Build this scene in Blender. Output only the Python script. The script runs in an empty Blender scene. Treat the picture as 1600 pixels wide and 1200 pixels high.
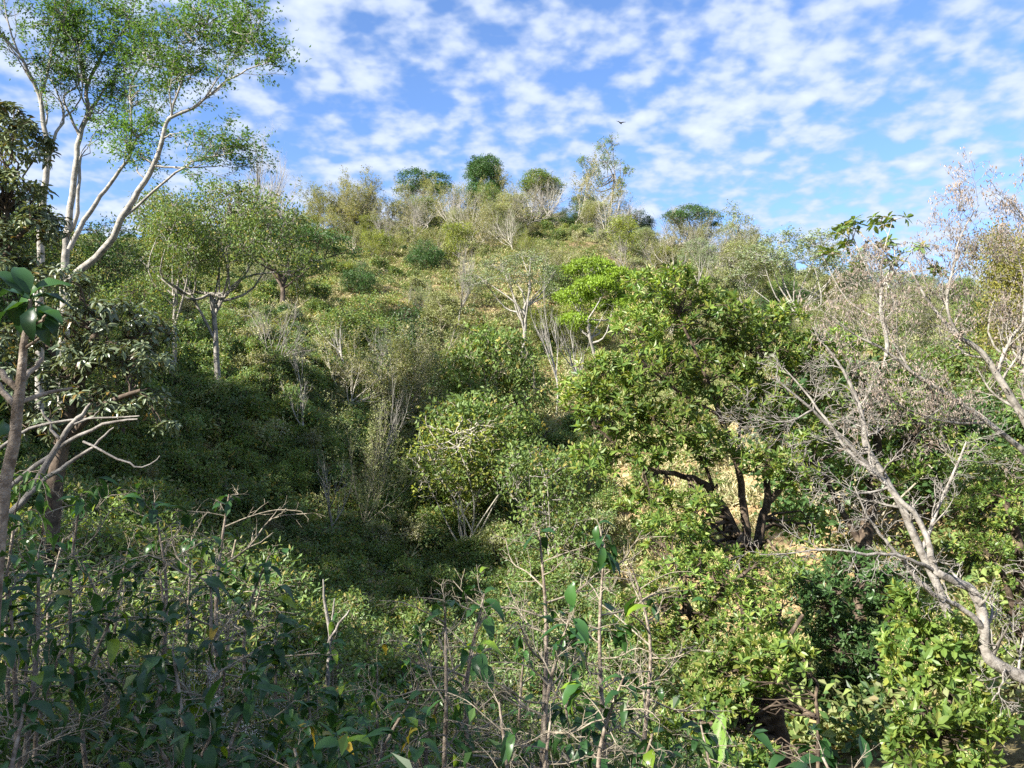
import bpy, math
import numpy as np
from mathutils import Matrix, Vector

RAD = math.radians
C = bpy.context.scene.collection
scene = bpy.context.scene

# ------------------------------------------------------------------ camera, sky, sun, exposure
F = 1232.0                      # focal length in pixels of the 1600 px wide photograph
PITCH = RAD(2.3)
camd = bpy.data.cameras.new('camera')
camd.sensor_width = 36.0
camd.lens = 36.0 * F / 1600.0
camd.clip_start = 0.1
camd.clip_end = 6000
cam = bpy.data.objects.new('camera', camd)
cam.location = (0, 0, 0)
cam.rotation_euler = (RAD(90) + PITCH, 0, 0)
C.objects.link(cam)
scene.camera = cam

SUN_EL = RAD(32.0)
SUN_BACK = RAD(36.0)            # the sun stands to the left and a little behind the camera
to_sun = Vector((-math.cos(SUN_BACK) * math.cos(SUN_EL), -math.sin(SUN_BACK) * math.cos(SUN_EL), math.sin(SUN_EL)))
SUN_STRENGTH = 5.0
SKY_STRENGTH = 0.076
EXPOSURE = 1.7

sund = bpy.data.lights.new('sun', 'SUN')
sund.energy = SUN_STRENGTH
sund.angle = RAD(0.55)
sund.color = (1.0, 0.94, 0.85)
sun = bpy.data.objects.new('sun', sund)
sun.rotation_euler = to_sun.to_track_quat('Z', 'Y').to_euler()
sun.location = (-60, -20, 80)
C.objects.link(sun)

world = bpy.data.worlds.new('World')
scene.world = world
world.use_nodes = True
wn, wl = world.node_tree.nodes, world.node_tree.links
wn.clear()


def N_(nodes, kind, **kw):
    n = nodes.new(kind)
    for k, v in kw.items():
        setattr(n, k, v)
    return n


wout = N_(wn, 'ShaderNodeOutputWorld')
bg = N_(wn, 'ShaderNodeBackground')
bg.inputs['Strength'].default_value = SKY_STRENGTH
sky = N_(wn, 'ShaderNodeTexSky', sky_type='NISHITA', sun_disc=False)
sky.sun_elevation = SUN_EL
sky.sun_rotation = math.atan2(to_sun.x, to_sun.y)
sky.altitude = 900
sky.air_density = 1.0
sky.dust_density = 0.4
sky.ozone_density = 2.5
tc = N_(wn, 'ShaderNodeTexCoord')
sep = N_(wn, 'ShaderNodeSeparateXYZ')
wl.new(tc.outputs['Generated'], sep.inputs[0])


def M_(nodes, links, op, a, b=None, clamp=False):
    n = nodes.new('ShaderNodeMath')
    n.operation = op
    n.use_clamp = clamp
    for i, v in enumerate((a, b)):
        if v is None:
            continue
        if isinstance(v, (int, float)):
            n.inputs[i].default_value = v
        else:
            links.new(v, n.inputs[i])
    return n.outputs[0]


zc = M_(wn, wl, 'ADD', M_(wn, wl, 'MAXIMUM', sep.outputs[2], 0.0), 0.26)
cx = M_(wn, wl, 'DIVIDE', sep.outputs[0], zc)
cy = M_(wn, wl, 'DIVIDE', sep.outputs[1], zc)
comb = N_(wn, 'ShaderNodeCombineXYZ')
wl.new(cx, comb.inputs[0]); wl.new(cy, comb.inputs[1])
comb.inputs[2].default_value = 3.7
nz = []
for sc_, det, dist, ro in ((2.0, 2.0, 0.1, .5), (14.0, 3.0, 0.1, .45), (27.0, 3.0, 0.1, .5)):
    n = N_(wn, 'ShaderNodeTexNoise')
    n.inputs['Scale'].default_value = sc_
    n.inputs['Detail'].default_value = det
    n.inputs['Roughness'].default_value = ro
    n.inputs['Distortion'].default_value = dist
    wl.new(comb.outputs[0], n.inputs['Vector'])
    nz.append(n.outputs['Fac'])
cov = M_(wn, wl, 'ADD', M_(wn, wl, 'MULTIPLY', nz[0], 0.26),
         M_(wn, wl, 'ADD', M_(wn, wl, 'MULTIPLY', nz[1], 0.52), M_(wn, wl, 'MULTIPLY', nz[2], 0.22)))
mr = N_(wn, 'ShaderNodeMapRange', interpolation_type='SMOOTHSTEP')
mr.inputs['From Min'].default_value = 0.385
mr.inputs['From Max'].default_value = 0.575
mr.inputs['To Max'].default_value = 0.93
wl.new(cov, mr.inputs['Value'])
low = N_(wn, 'ShaderNodeMapRange')           # thin veil low over the horizon
low.inputs['From Min'].default_value = 0.0
low.inputs['From Max'].default_value = 0.35
low.inputs['To Min'].default_value = 0.35
low.inputs['To Max'].default_value = 0.05
wl.new(sep.outputs[2], low.inputs['Value'])
cfac = M_(wn, wl, 'MAXIMUM', mr.outputs[0], low.outputs[0])
cramp = N_(wn, 'ShaderNodeMapRange')         # thick middles brighter than the thin edges
cramp.inputs['From Min'].default_value = 0.45
cramp.inputs['From Max'].default_value = 0.68
wl.new(cov, cramp.inputs['Value'])
ccol = N_(wn, 'ShaderNodeMix', data_type='RGBA')
ccol.inputs['A'].default_value = (2.3, 2.85, 4.0, 1)
ccol.inputs['B'].default_value = (3.9, 4.3, 5.1, 1)
wl.new(cramp.outputs[0], ccol.inputs['Factor'])
tint = N_(wn, 'ShaderNodeMix', data_type='RGBA', blend_type='MULTIPLY')
tint.inputs['Factor'].default_value = 1.0
tint.inputs['B'].default_value = (0.76, 0.92, 1.15, 1)
wl.new(sky.outputs[0], tint.inputs['A'])
smix = N_(wn, 'ShaderNodeMix', data_type='RGBA')
wl.new(cfac, smix.inputs['Factor'])
wl.new(tint.outputs['Result'], smix.inputs['A'])
wl.new(ccol.outputs['Result'], smix.inputs['B'])
wl.new(smix.outputs['Result'], bg.inputs['Color'])
wl.new(bg.outputs[0], wout.inputs[0])

scene.view_settings.view_transform = 'Standard'
scene.view_settings.look = 'None'
scene.view_settings.exposure = EXPOSURE
scene.view_settings.gamma = 1.0
scene.view_settings.use_curve_mapping = False
scene.render.engine = 'CYCLES'
scene.cycles.max_bounces = 5
scene.cycles.diffuse_bounces = 4
scene.cycles.glossy_bounces = 2
scene.cycles.transmission_bounces = 3
scene.cycles.transparent_max_bounces = 2
scene.cycles.use_denoising = False

# ------------------------------------------------------------------ helpers: maths
rng = np.random.default_rng(7)


def unp(px, py, Y):
    """the point of the line of sight through a photograph pixel that lies Y metres ahead"""
    u, v = px - 800.0, 600.0 - py
    y = F * math.cos(PITCH) - v * math.sin(PITCH)
    z = F * math.sin(PITCH) + v * math.cos(PITCH)
    return np.array((u * Y / y, Y, z * Y / y))


def nrm(a):
    return a / np.maximum(np.linalg.norm(a, axis=-1, keepdims=True), 1e-9)


def rdir(r, n):
    return nrm(r.normal(size=(n, 3)))


# ------------------------------------------------------------------ terrain height: a thin-plate spline through surveyed points
cols = {
    0: [(8, -3.4), (20, -3.4), (30, -.5), (45, 5), (60, 11), (100, 22), (150, 31), (180, 32)],
    300: [(8, -3.6), (20, -5.6), (30, -5.4), (38, -1.7), (45, 2.2), (60, 7.5), (100, 19), (150, 32.5), (180, 33)],
    700: [(7, -4.2), (15, -6.8), (25, -8.7), (35, -9.5), (45, -7.3), (55, -3), (65, 1.3), (80, 8), (100, 17), (125, 27), (158, 39.5), (185, 39)],
    860: [(100, 17.5), (130, 30), (158, 39.5), (185, 39)],
    1100: [(8, -4.2), (20, -7.0), (30, -7.5), (40, -5.5), (50, -2.8), (70, 3.2), (100, 13), (140, 26), (165, 34), (190, 33)],
    1600: [(8, -4), (15, -5.2), (25, -4.6), (40, -.5), (60, 4), (100, 13.5), (130, 18), (160, 18)],
}
ctl = []
for px_, lst in cols.items():
    for (Y_, z_) in lst:
        ctl.append(((px_ - 800) / F * Y_, Y_, z_))
ctl += [(0, 0, -1.7), (3, 1, -1.8), (-3, 1, -1.7), (0, 4, -3.0), (-40, 10, 11), (-60, 12, 25), (-60, -8, 27), (-60, -24, 28), (-60, -40, 32), (-60, 32, 25), (-92, 0, 27),
        (-75, 60, 31), (-120, 100, 36), (-150, 0, 30), (0, -20, 1), (0, -50, 6), (20, -20, 0), (40, 0, -1.5), (40, 20, -2.2),
        (62, 40, 2), (120, 60, 8), (130, 140, 16), (100, -40, 2), (-30, -30, 10), (0, 260, 22), (-110, 260, 26), (130, 260, 8),
        (-20, 0, 1.2), (-20, 14, 1.2), (-150, 200, 32)]
ctl = np.array(ctl)


def _U(r2):
    return np.where(r2 > 0, 0.5 * r2 * np.log(np.maximum(r2, 1e-12)), 0.0)


_n = len(ctl)
_d2 = ((ctl[:, None, :2] - ctl[None, :, :2]) ** 2).sum(-1)
_A = np.zeros((_n + 3, _n + 3))
_A[:_n, :_n] = _U(_d2) + np.eye(_n) * 6.0
_A[:_n, _n] = 1; _A[:_n, _n + 1:] = ctl[:, :2]
_A[_n, :_n] = 1; _A[_n + 1:, :_n] = ctl[:, :2].T
_w = np.linalg.solve(_A, np.concatenate([ctl[:, 2], np.zeros(3)]))


def hz(x, y):
    x = np.asarray(x, float); y = np.asarray(y, float)
    shp = x.shape
    xf = np.clip(x.ravel(), -210, 200); yf = np.clip(y.ravel(), -70, 290)
    out = np.empty_like(xf)
    for s in range(0, len(xf), 20000):
        a = xf[s:s + 20000]; b = yf[s:s + 20000]
        r2 = (a[:, None] - ctl[None, :, 0]) ** 2 + (b[:, None] - ctl[None, :, 1]) ** 2
        out[s:s + 20000] = _U(r2) @ _w[:_n] + _w[_n] + _w[_n + 1] * a + _w[_n + 2] * b
    g = np.clip((np.hypot(xf, yf) - 12) / 30, 0, 1)
    out += g * (0.5 * np.sin(xf * .21 + 1.3) * np.cos(yf * .17) + .3 * np.sin(xf * .53 + yf * .31) + .18 * np.sin(yf * .9 - xf * .4)
                + .12 * np.cos(xf * 1.3 + .4))
    m = np.exp(-((xf - 2) / 15) ** 2 - ((yf - 103) / 18) ** 2)      # old terraces in the clearing
    out += m * .38 * np.sin(yf * 1.9 + .6 * np.sin(xf * .15))
    return out.reshape(shp)


def hz1(x, y):
    return float(hz(np.array([x]), np.array([y]))[0])


# ------------------------------------------------------------------ helpers: meshes
def mesh_from(name, V, faces, rnd=None, smooth=False):
    """V (n,3); faces: list of int arrays (m,3) or (m,4)"""
    me = bpy.data.meshes.new(name)
    V = np.ascontiguousarray(V, np.float32)
    me.vertices.add(len(V))
    me.vertices.foreach_set('co', V.ravel())
    faces = [f for f in faces if len(f)]
    tot = sum(f.size for f in faces)
    me.loops.add(tot)
    me.polygons.add(sum(len(f) for f in faces))
    me.loops.foreach_set('vertex_index', np.concatenate([f.ravel() for f in faces]).astype(np.int32))
    counts = np.concatenate([np.full(len(f), f.shape[1], np.int32) for f in faces])
    starts = np.concatenate([[0], np.cumsum(counts)[:-1]]).astype(np.int32)
    me.polygons.foreach_set('loop_start', starts)
    me.polygons.foreach_set('loop_total', counts)
    me.polygons.foreach_set('use_smooth', np.full(len(counts), smooth, bool))
    me.update(calc_edges=True)
    if rnd is not None:
        at = me.attributes.new('rnd', 'FLOAT', 'FACE')
        at.data.foreach_set('value', np.ascontiguousarray(rnd, np.float32))
    return me


def tube_geo(P, R, s):
    n, k, _ = P.shape
    T = np.gradient(P, axis=1)
    T = nrm(T)
    mt = nrm(T.mean(1))
    ref = np.zeros((n, 3))
    ref[np.arange(n), np.argmin(np.abs(mt), axis=1)] = 1.0
    ref = np.repeat(ref[:, None, :], k, 1)
    A = nrm(np.cross(T, ref)); B = np.cross(T, A)
    th = np.arange(s) / s * 2 * np.pi
    ring = A[:, :, None, :] * np.cos(th)[None, None, :, None] + B[:, :, None, :] * np.sin(th)[None, None, :, None]
    V = P[:, :, None, :] + ring * R[:, :, None, None]
    idx = np.arange(n * k * s).reshape(n, k, s)
    a = idx[:, :-1, :]; b = idx[:, 1:, :]
    q = np.stack([a, np.roll(a, -1, 2), np.roll(b, -1, 2), b], -1).reshape(-1, 4)
    return V.reshape(-1, 3), q


def wood_mesh(name, parts):
    Vs, Fs, off = [], [], 0
    for (P, R, s) in parts:
        if len(P) == 0:
            continue
        V, q = tube_geo(P, R, s)
        Vs.append(V); Fs.append(q + off); off += len(V)
    return mesh_from(name, np.concatenate(Vs), Fs, smooth=True)


def leaf_geo(P, D, U, L, W, kind='q', curl=.12):
    """leaves: base P, direction D, upper side U, length L, width W; returns verts, faces, faces per leaf"""
    n = len(P)
    D = nrm(D)
    U = nrm(U - (U * D).sum(-1, keepdims=True) * D)
    S = np.cross(D, U)
    L = np.broadcast_to(L, (n,))[:, None]; W = np.broadcast_to(W, (n,))[:, None]
    if kind == 'q':
        v = np.stack([P, P + D * L * .45 + S * W * .5 + U * W * .14, P + D * L - U * L * curl, P + D * L * .45 - S * W * .5 + U * W * .14], 1)
        f = np.array([[0, 1, 2], [0, 2, 3]])
    elif kind == 'm':                                    # folded oval, 6 triangles
        v = np.stack([P,
                      P + D * L * .33 + S * W * .46 + U * W * .16, P + D * L * .36, P + D * L * .33 - S * W * .46 + U * W * .16,
                      P + D * L * .74 + S * W * .40 + U * (W * .12 - L * curl * .5), P + D * L * .74 - S * W * .40 + U * (W * .12 - L * curl * .5),
                      P + D * L - U * L * curl], 1)
        f = np.array([[0, 1, 2], [0, 2, 3], [2, 1, 4], [2, 4, 6], [2, 6, 5], [2, 5, 3]])
    else:                                                # 'b': long arching leaf with folded wavy blade, 20 triangles
        ts = [.0, .14, .34, .56, .77, .92, 1.0]
        ws = [.05, .30, .50, .49, .33, .13, .0]
        rows = []
        for i, (t, w) in enumerate(zip(ts, ws)):
            c = P + D * L * t * (1 - .10 * t) + U * L * (.10 * math.sin(math.pi * t) - curl * 1.6 * t * t)
            wv = .05 * (-1) ** i
            rows += [c + S * W * w + U * W * (w * .42 + wv), c, c - S * W * w + U * W * (w * .42 - wv)]
        v = np.stack(rows, 1)
        f = []
        for i in range(len(ts) - 1):
            a = i * 3; b = a + 3
            f += [[a, b, b + 1], [a, b + 1, a + 1], [a + 1, b + 1, b + 2], [a + 1, b + 2, a + 2]]
        f = np.array(f)
    k = v.shape[1]
    Fc = (f[None] + (np.arange(n) * k)[:, None, None]).reshape(-1, 3)
    return v.reshape(-1, 3), Fc, len(f)


def leaves_mesh(name, groups, r):
    """groups: list of (P,D,U,L,W,kind)"""
    Vs, Fs, rn, off = [], [], [], 0
    for g in groups:
        V, f, k = leaf_geo(*g)
        Vs.append(V); Fs.append(f + off); off += len(V)
        rn.append(np.repeat(r.random(len(g[0])), k))
    return mesh_from(name, np.concatenate(Vs), Fs, np.concatenate(rn))


def obj(name, me, mat=None, parent=None, loc=None):
    o = bpy.data.objects.new(name, me)
    if mat is not None and me is not None and len(me.materials) == 0:
        me.materials.append(mat)
    C.objects.link(o)
    if parent is not None:
        o.parent = parent
    if loc is not None:
        o.location = loc
    return o


def tag(o, label=None, cat=None, group=None, kind=None):
    if label: o['label'] = label
    if cat: o['category'] = cat
    if group: o['group'] = group
    if kind: o['kind'] = kind
    return o


def empty(name, loc, label, cat, group=None, rz=0.0, sc=1.0):
    o = bpy.data.objects.new(name, None)
    o.empty_display_size = .2
    C.objects.link(o)
    o.location = loc; o.rotation_euler = (0, 0, rz)
    o.scale = (sc, sc, sc) if isinstance(sc, (int, float)) else sc
    return tag(o, label, cat, group)


# ------------------------------------------------------------------ helpers: growth
def interp(P, idx, t):
    n, k, _ = P.shape
    f = t * (k - 1)
    i = np.clip(f.astype(int), 0, k - 2)
    w = (f - i)[:, None]
    a = P[idx, i]; b = P[idx, i + 1]
    return a * (1 - w) + b * w, nrm(b - a), i, f - i


def grow(r, P, R, m, t0, t1, ang, lng, k=5, wob=.18, up=.0, rs=.6, tip=.15, lt=.4):
    """m children on each parent polyline"""
    n = len(P)
    idx = np.repeat(np.arange(n), m)
    t = t0 + (t1 - t0) * ((np.tile(np.arange(m), n) + r.random(n * m)) / m)
    p, T, i, w = interp(P, idx, np.clip(t, 0, .999))
    R0 = R[idx, i] * (1 - w) + R[idx, i + 1] * w
    perp = nrm(np.cross(T, rdir(r, len(t))))
    a = np.abs(r.normal(ang, ang * .3, len(t)))[:, None]
    d = nrm(np.cos(a) * T + np.sin(a) * perp)
    L = lng * (1 - lt * t) * r.uniform(.6, 1.25, len(t))
    out = [p]
    for j in range(k - 1):
        d = nrm(d + r.normal(0, wob, d.shape) + np.array((0, 0, up)))
        p = p + d * (L / (k - 1))[:, None]
        out.append(p)
    Q = np.stack(out, 1)
    r0 = R0 * rs
    Rr = r0[:, None] * (1 + (tip - 1) * np.linspace(0, 1, k)[None, :])
    return Q, Rr


def path(pts, k=None, r=None, wob=0.0):
    """smooth polyline through points (m,3) with k samples"""
    pts = np.asarray(pts, float)
    m = len(pts)
    k = k or (m - 1) * 3 + 1
    t = np.linspace(0, m - 1, k)
    i = np.clip(t.astype(int), 0, m - 2); f = (t - i)[:, None]
    p0 = pts[np.maximum(i - 1, 0)]; p1 = pts[i]; p2 = pts[i + 1]; p3 = pts[np.minimum(i + 2, m - 1)]
    out = .5 * ((2 * p1) + (-p0 + p2) * f + (2 * p0 - 5 * p1 + 4 * p2 - p3) * f ** 2 + (-p0 + 3 * p1 - 3 * p2 + p3) * f ** 3)
    if r is not None and wob:
        out[1:-1] += r.normal(0, wob, out[1:-1].shape)
    return out


def connect(r, S, SR, T, k=6, lift=.12, wob=.05, rs=.5, r1=.004, zpen=.7):
    """twigs from the nearest points of the skeleton samples S to the targets T"""
    n = len(T)
    best = np.empty(n, int)
    for s in range(0, n, 2000):
        d = np.linalg.norm(T[s:s + 2000, None] - S[None], axis=-1)
        d = d + zpen * np.maximum(0, S[None, :, 2] - T[s:s + 2000, None, 2]) + r.random(d.shape) * .12 * d
        best[s:s + 2000] = d.argmin(1)
    A = S[best]
    ln = np.linalg.norm(T - A, axis=-1)[:, None]
    mid = A * .5 + T * .5 + np.array((0, 0, 1.)) * ln * lift + r.normal(0, 1, A.shape) * ln * .08
    t = np.linspace(0, 1, k)[None, :, None]
    Q = A[:, None] * (1 - t) ** 2 + 2 * mid[:, None] * t * (1 - t) + T[:, None] * t ** 2
    Q[:, 1:-1] += r.normal(0, 1, Q[:, 1:-1].shape) * (ln * wob)[:, None]
    r0 = np.maximum(SR[best] * rs, r1)
    R = r0[:, None] + (r1 - r0)[:, None] * np.linspace(0, 1, k)[None, :] ** .7
    return Q, R


def blob_pts(r, blobs, n, lo, hi, flat=0.0):
    b = np.array([x[:6] for x in blobs], float)
    w = (b[:, 3] * b[:, 4] * b[:, 5]) ** .72
    w = w * np.array([x[6] if len(x) > 6 else 1.0 for x in blobs])
    i = r.choice(len(b), n, p=w / w.sum())
    d = rdir(r, n)
    d[:, 2] = np.where((d[:, 2] < 0) & (r.random(n) < flat), -d[:, 2], d[:, 2])
    rad = r.uniform(lo ** 3, hi ** 3, n) ** (1 / 3)
    return b[i, :3] + d * rad[:, None] * b[i, 3:6]


def fill(r, limbs, blobs, n_sec, n_tip, r_tip=.006, lift=.1, flat=.3, lo=.75, sec_sides=4, tip_sides=3, k2=5, sec_r=.45):
    S = np.concatenate([p[int(len(p) * f0):] for (p, q, f0) in limbs])
    SR = np.concatenate([q[int(len(p) * f0):] for (p, q, f0) in limbs])
    T1 = blob_pts(r, blobs, n_sec, .25, .85, flat)
    Q1, R1 = connect(r, S, SR, T1, k=7, lift=lift, rs=sec_r, r1=r_tip * 1.6)
    S2 = Q1[:, 2:].reshape(-1, 3); SR2 = R1[:, 2:].reshape(-1)
    T2 = blob_pts(r, blobs, n_tip, lo, 1.0, flat)
    Q2, R2 = connect(r, S2, SR2, T2, k=k2, lift=lift * .6, rs=.6, r1=r_tip, zpen=.3)
    return (Q1, R1, sec_sides), (Q2, R2, tip_sides)


def tips_of(Q):
    return Q[:, -1], nrm(Q[:, -1] - Q[:, -2])


UP = np.array((0., 0., 1.))


def rosette(r, tips, dirs, m, L, W, tilt=(.6, 1.35), kind='m', upb=.8, jit=.03, curl=.15):
    n = len(tips)
    ax = nrm(dirs * .6 + UP * upb + r.normal(0, .25, dirs.shape))
    ref = nrm(np.cross(ax, rdir(r, n))); ref2 = np.cross(ax, ref)
    az = (np.arange(m)[None] * 2.39996 + r.random((n, 1)) * 6.28)[..., None]
    tl = (np.linspace(tilt[0], tilt[1], m)[None] + r.normal(0, .12, (n, m)))[..., None]
    out = ref[:, None] * np.cos(az) + ref2[:, None] * np.sin(az)
    D = np.cos(tl) * ax[:, None] + np.sin(tl) * out
    U = np.sin(tl) * ax[:, None] - np.cos(tl) * out
    P = tips[:, None] - ax[:, None] * (np.linspace(0, jit, m)[None, :, None]) + D * L * .08
    q = n * m
    return (P.reshape(-1, 3), D.reshape(-1, 3), U.reshape(-1, 3), L * r.uniform(.7, 1.15, q), W * r.uniform(.75, 1.15, q), kind, curl)


def puff(r, tips, rad, m, L, W, kind='q', zd=0.0, ub=.7, flat=1.0, curl=.12):
    n = len(tips) * m
    off = r.normal(0, 1, (n, 3)) * rad * np.array((1, 1, flat))
    P = np.repeat(tips, m, 0) + off
    D = nrm(rdir(r, n) + nrm(off) * .5 + UP * zd)
    U = nrm(UP * ub + rdir(r, n))
    return (P, D, U, L * r.uniform(.6, 1.25, n), W * r.uniform(.6, 1.2, n), kind, curl)


def along(r, Q, m, t0, L, W, kind='q', off=0.0, zd=0.0, ub=1.0, curl=.12, side=.9):
    n = len(Q)
    idx = np.repeat(np.arange(n), m)
    t = t0 + (1 - t0) * r.random(n * m)
    p, T, _, _ = interp(Q, idx, np.clip(t, 0, .999))
    s = nrm(np.cross(T, nrm(UP + rdir(r, len(p)) * .5)))
    s *= np.where(r.random(len(p)) < .5, 1, -1)[:, None]
    D = nrm(T * .5 + s * side + UP * zd + rdir(r, len(p)) * .25)
    P = p + rdir(r, len(p)) * off
    U = nrm(UP * ub + rdir(r, len(p)) * .6)
    return (P, D, U, L * r.uniform(.6, 1.2, len(p)), W * r.uniform(.7, 1.15, len(p)), kind, curl)


# ------------------------------------------------------------------ materials
ALB = 1.12


def leaf_mat(name, a, b, tr=.30, rough=.45, spec=.35, c=None, cshare=0.0, warm=(1.5, 1.35, .5), vein=False, patch=.35):
    a = tuple(v * ALB for v in a); b = tuple(v * ALB for v in b)
    m = bpy.data.materials.new(name)
    m.use_nodes = True
    n, l = m.node_tree.nodes, m.node_tree.links
    n.clear()
    out = n.new('ShaderNodeOutputMaterial')
    at = n.new('ShaderNodeAttribute'); at.attribute_name = 'rnd'
    oi = n.new('ShaderNodeObjectInfo')
    f = M_(n, l, 'FRACT', M_(n, l, 'ADD', at.outputs['Fac'], oi.outputs['Random']))
    mx = n.new('ShaderNodeMix'); mx.data_type = 'RGBA'
    l.new(f, mx.inputs['Factor'])
    mx.inputs['A'].default_value = (*a, 1); mx.inputs['B'].default_value = (*b, 1)
    col = mx.outputs['Result']
    if c is not None:                                   # a share of yellowed or dry leaves
        g = M_(n, l, 'LESS_THAN', M_(n, l, 'FRACT', M_(n, l, 'MULTIPLY', f, 37.3)), cshare)
        m2 = n.new('ShaderNodeMix'); m2.data_type = 'RGBA'
        l.new(g, m2.inputs['Factor']); l.new(col, m2.inputs['A']); m2.inputs['B'].default_value = (*c, 1)
        col = m2.outputs['Result']
    geo = n.new('ShaderNodeNewGeometry')
    nt = n.new('ShaderNodeTexNoise'); nt.inputs['Scale'].default_value = .45; nt.inputs['Detail'].default_value = 2
    l.new(geo.outputs['Position'], nt.inputs['Vector'])
    br = n.new('ShaderNodeMapRange'); br.inputs['From Min'].default_value = .3; br.inputs['From Max'].default_value = .7
    br.inputs['To Min'].default_value = 1 - patch; br.inputs['To Max'].default_value = 1 + patch
    l.new(nt.outputs['Fac'], br.inputs['Value'])
    if vein:
        tcn = n.new('ShaderNodeTexCoord'); wv = n.new('ShaderNodeTexWave'); wv.bands_direction = 'Y'
        wv.inputs['Scale'].default_value = 9; wv.inputs['Distortion'].default_value = 1.5
        l.new(tcn.outputs['Object'], wv.inputs['Vector'])
        bb = M_(n, l, 'MULTIPLY', br.outputs[0], M_(n, l, 'ADD', M_(n, l, 'MULTIPLY', wv.outputs['Fac'], .35), .75))
    else:
        bb = br.outputs[0]
    vm = n.new('ShaderNodeVectorMath'); vm.operation = 'SCALE'
    l.new(col, vm.inputs[0]); l.new(bb, vm.inputs['Scale'])
    pr = n.new('ShaderNodeBsdfPrincipled')
    l.new(vm.outputs[0], pr.inputs['Base Color'])
    pr.inputs['Roughness'].default_value = rough
    pr.inputs['Specular IOR Level'].default_value = spec
    if tr > 0:
        tl = n.new('ShaderNodeBsdfTranslucent')
        wm = n.new('ShaderNodeVectorMath'); wm.operation = 'MULTIPLY'
        l.new(vm.outputs[0], wm.inputs[0]); wm.inputs[1].default_value = warm
        l.new(wm.outputs[0], tl.inputs['Color'])
        ms = n.new('ShaderNodeMixShader'); ms.inputs[0].default_value = tr
        l.new(pr.outputs[0], ms.inputs[1]); l.new(tl.outputs[0], ms.inputs[2])
        l.new(ms.outputs[0], out.inputs[0])
    else:
        l.new(pr.outputs[0], out.inputs[0])
    return m


def bark_mat(name, a, b, scale=6.0, c=None, bump=.4):
    m = bpy.data.materials.new(name)
    m.use_nodes = True
    n, l = m.node_tree.nodes, m.node_tree.links
    pr = n['Principled BSDF']
    tcn = n.new('ShaderNodeTexCoord')
    nt = n.new('ShaderNodeTexNoise'); nt.inputs['Scale'].default_value = scale; nt.inputs['Detail'].default_value = 5
    nt.inputs['Roughness'].default_value = .65
    l.new(tcn.outputs['Object'], nt.inputs['Vector'])
    cr = n.new('ShaderNodeValToRGB')
    cr.color_ramp.elements[0].position = .36; cr.color_ramp.elements[0].color = (*a, 1)
    cr.color_ramp.elements[1].position = .62; cr.color_ramp.elements[1].color = (*b, 1)
    if c is not None:
        e = cr.color_ramp.elements.new(.5); e.color = (*c, 1)
    l.new(nt.outputs['Fac'], cr.inputs['Fac'])
    l.new(cr.outputs[0], pr.inputs['Base Color'])
    pr.inputs['Roughness'].default_value = .85
    pr.inputs['Specular IOR Level'].default_value = .2
    if bump:
        bp = n.new('ShaderNodeBump'); bp.inputs['Strength'].default_value = bump; bp.inputs['Distance'].default_value = .02
        n2 = n.new('ShaderNodeTexNoise'); n2.inputs['Scale'].default_value = scale * 5; n2.inputs['Detail'].default_value = 3
        l.new(tcn.outputs['Object'], n2.inputs['Vector'])
        l.new(n2.outputs['Fac'], bp.inputs['Height']); l.new(bp.outputs[0], pr.inputs['Normal'])
    return m


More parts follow.
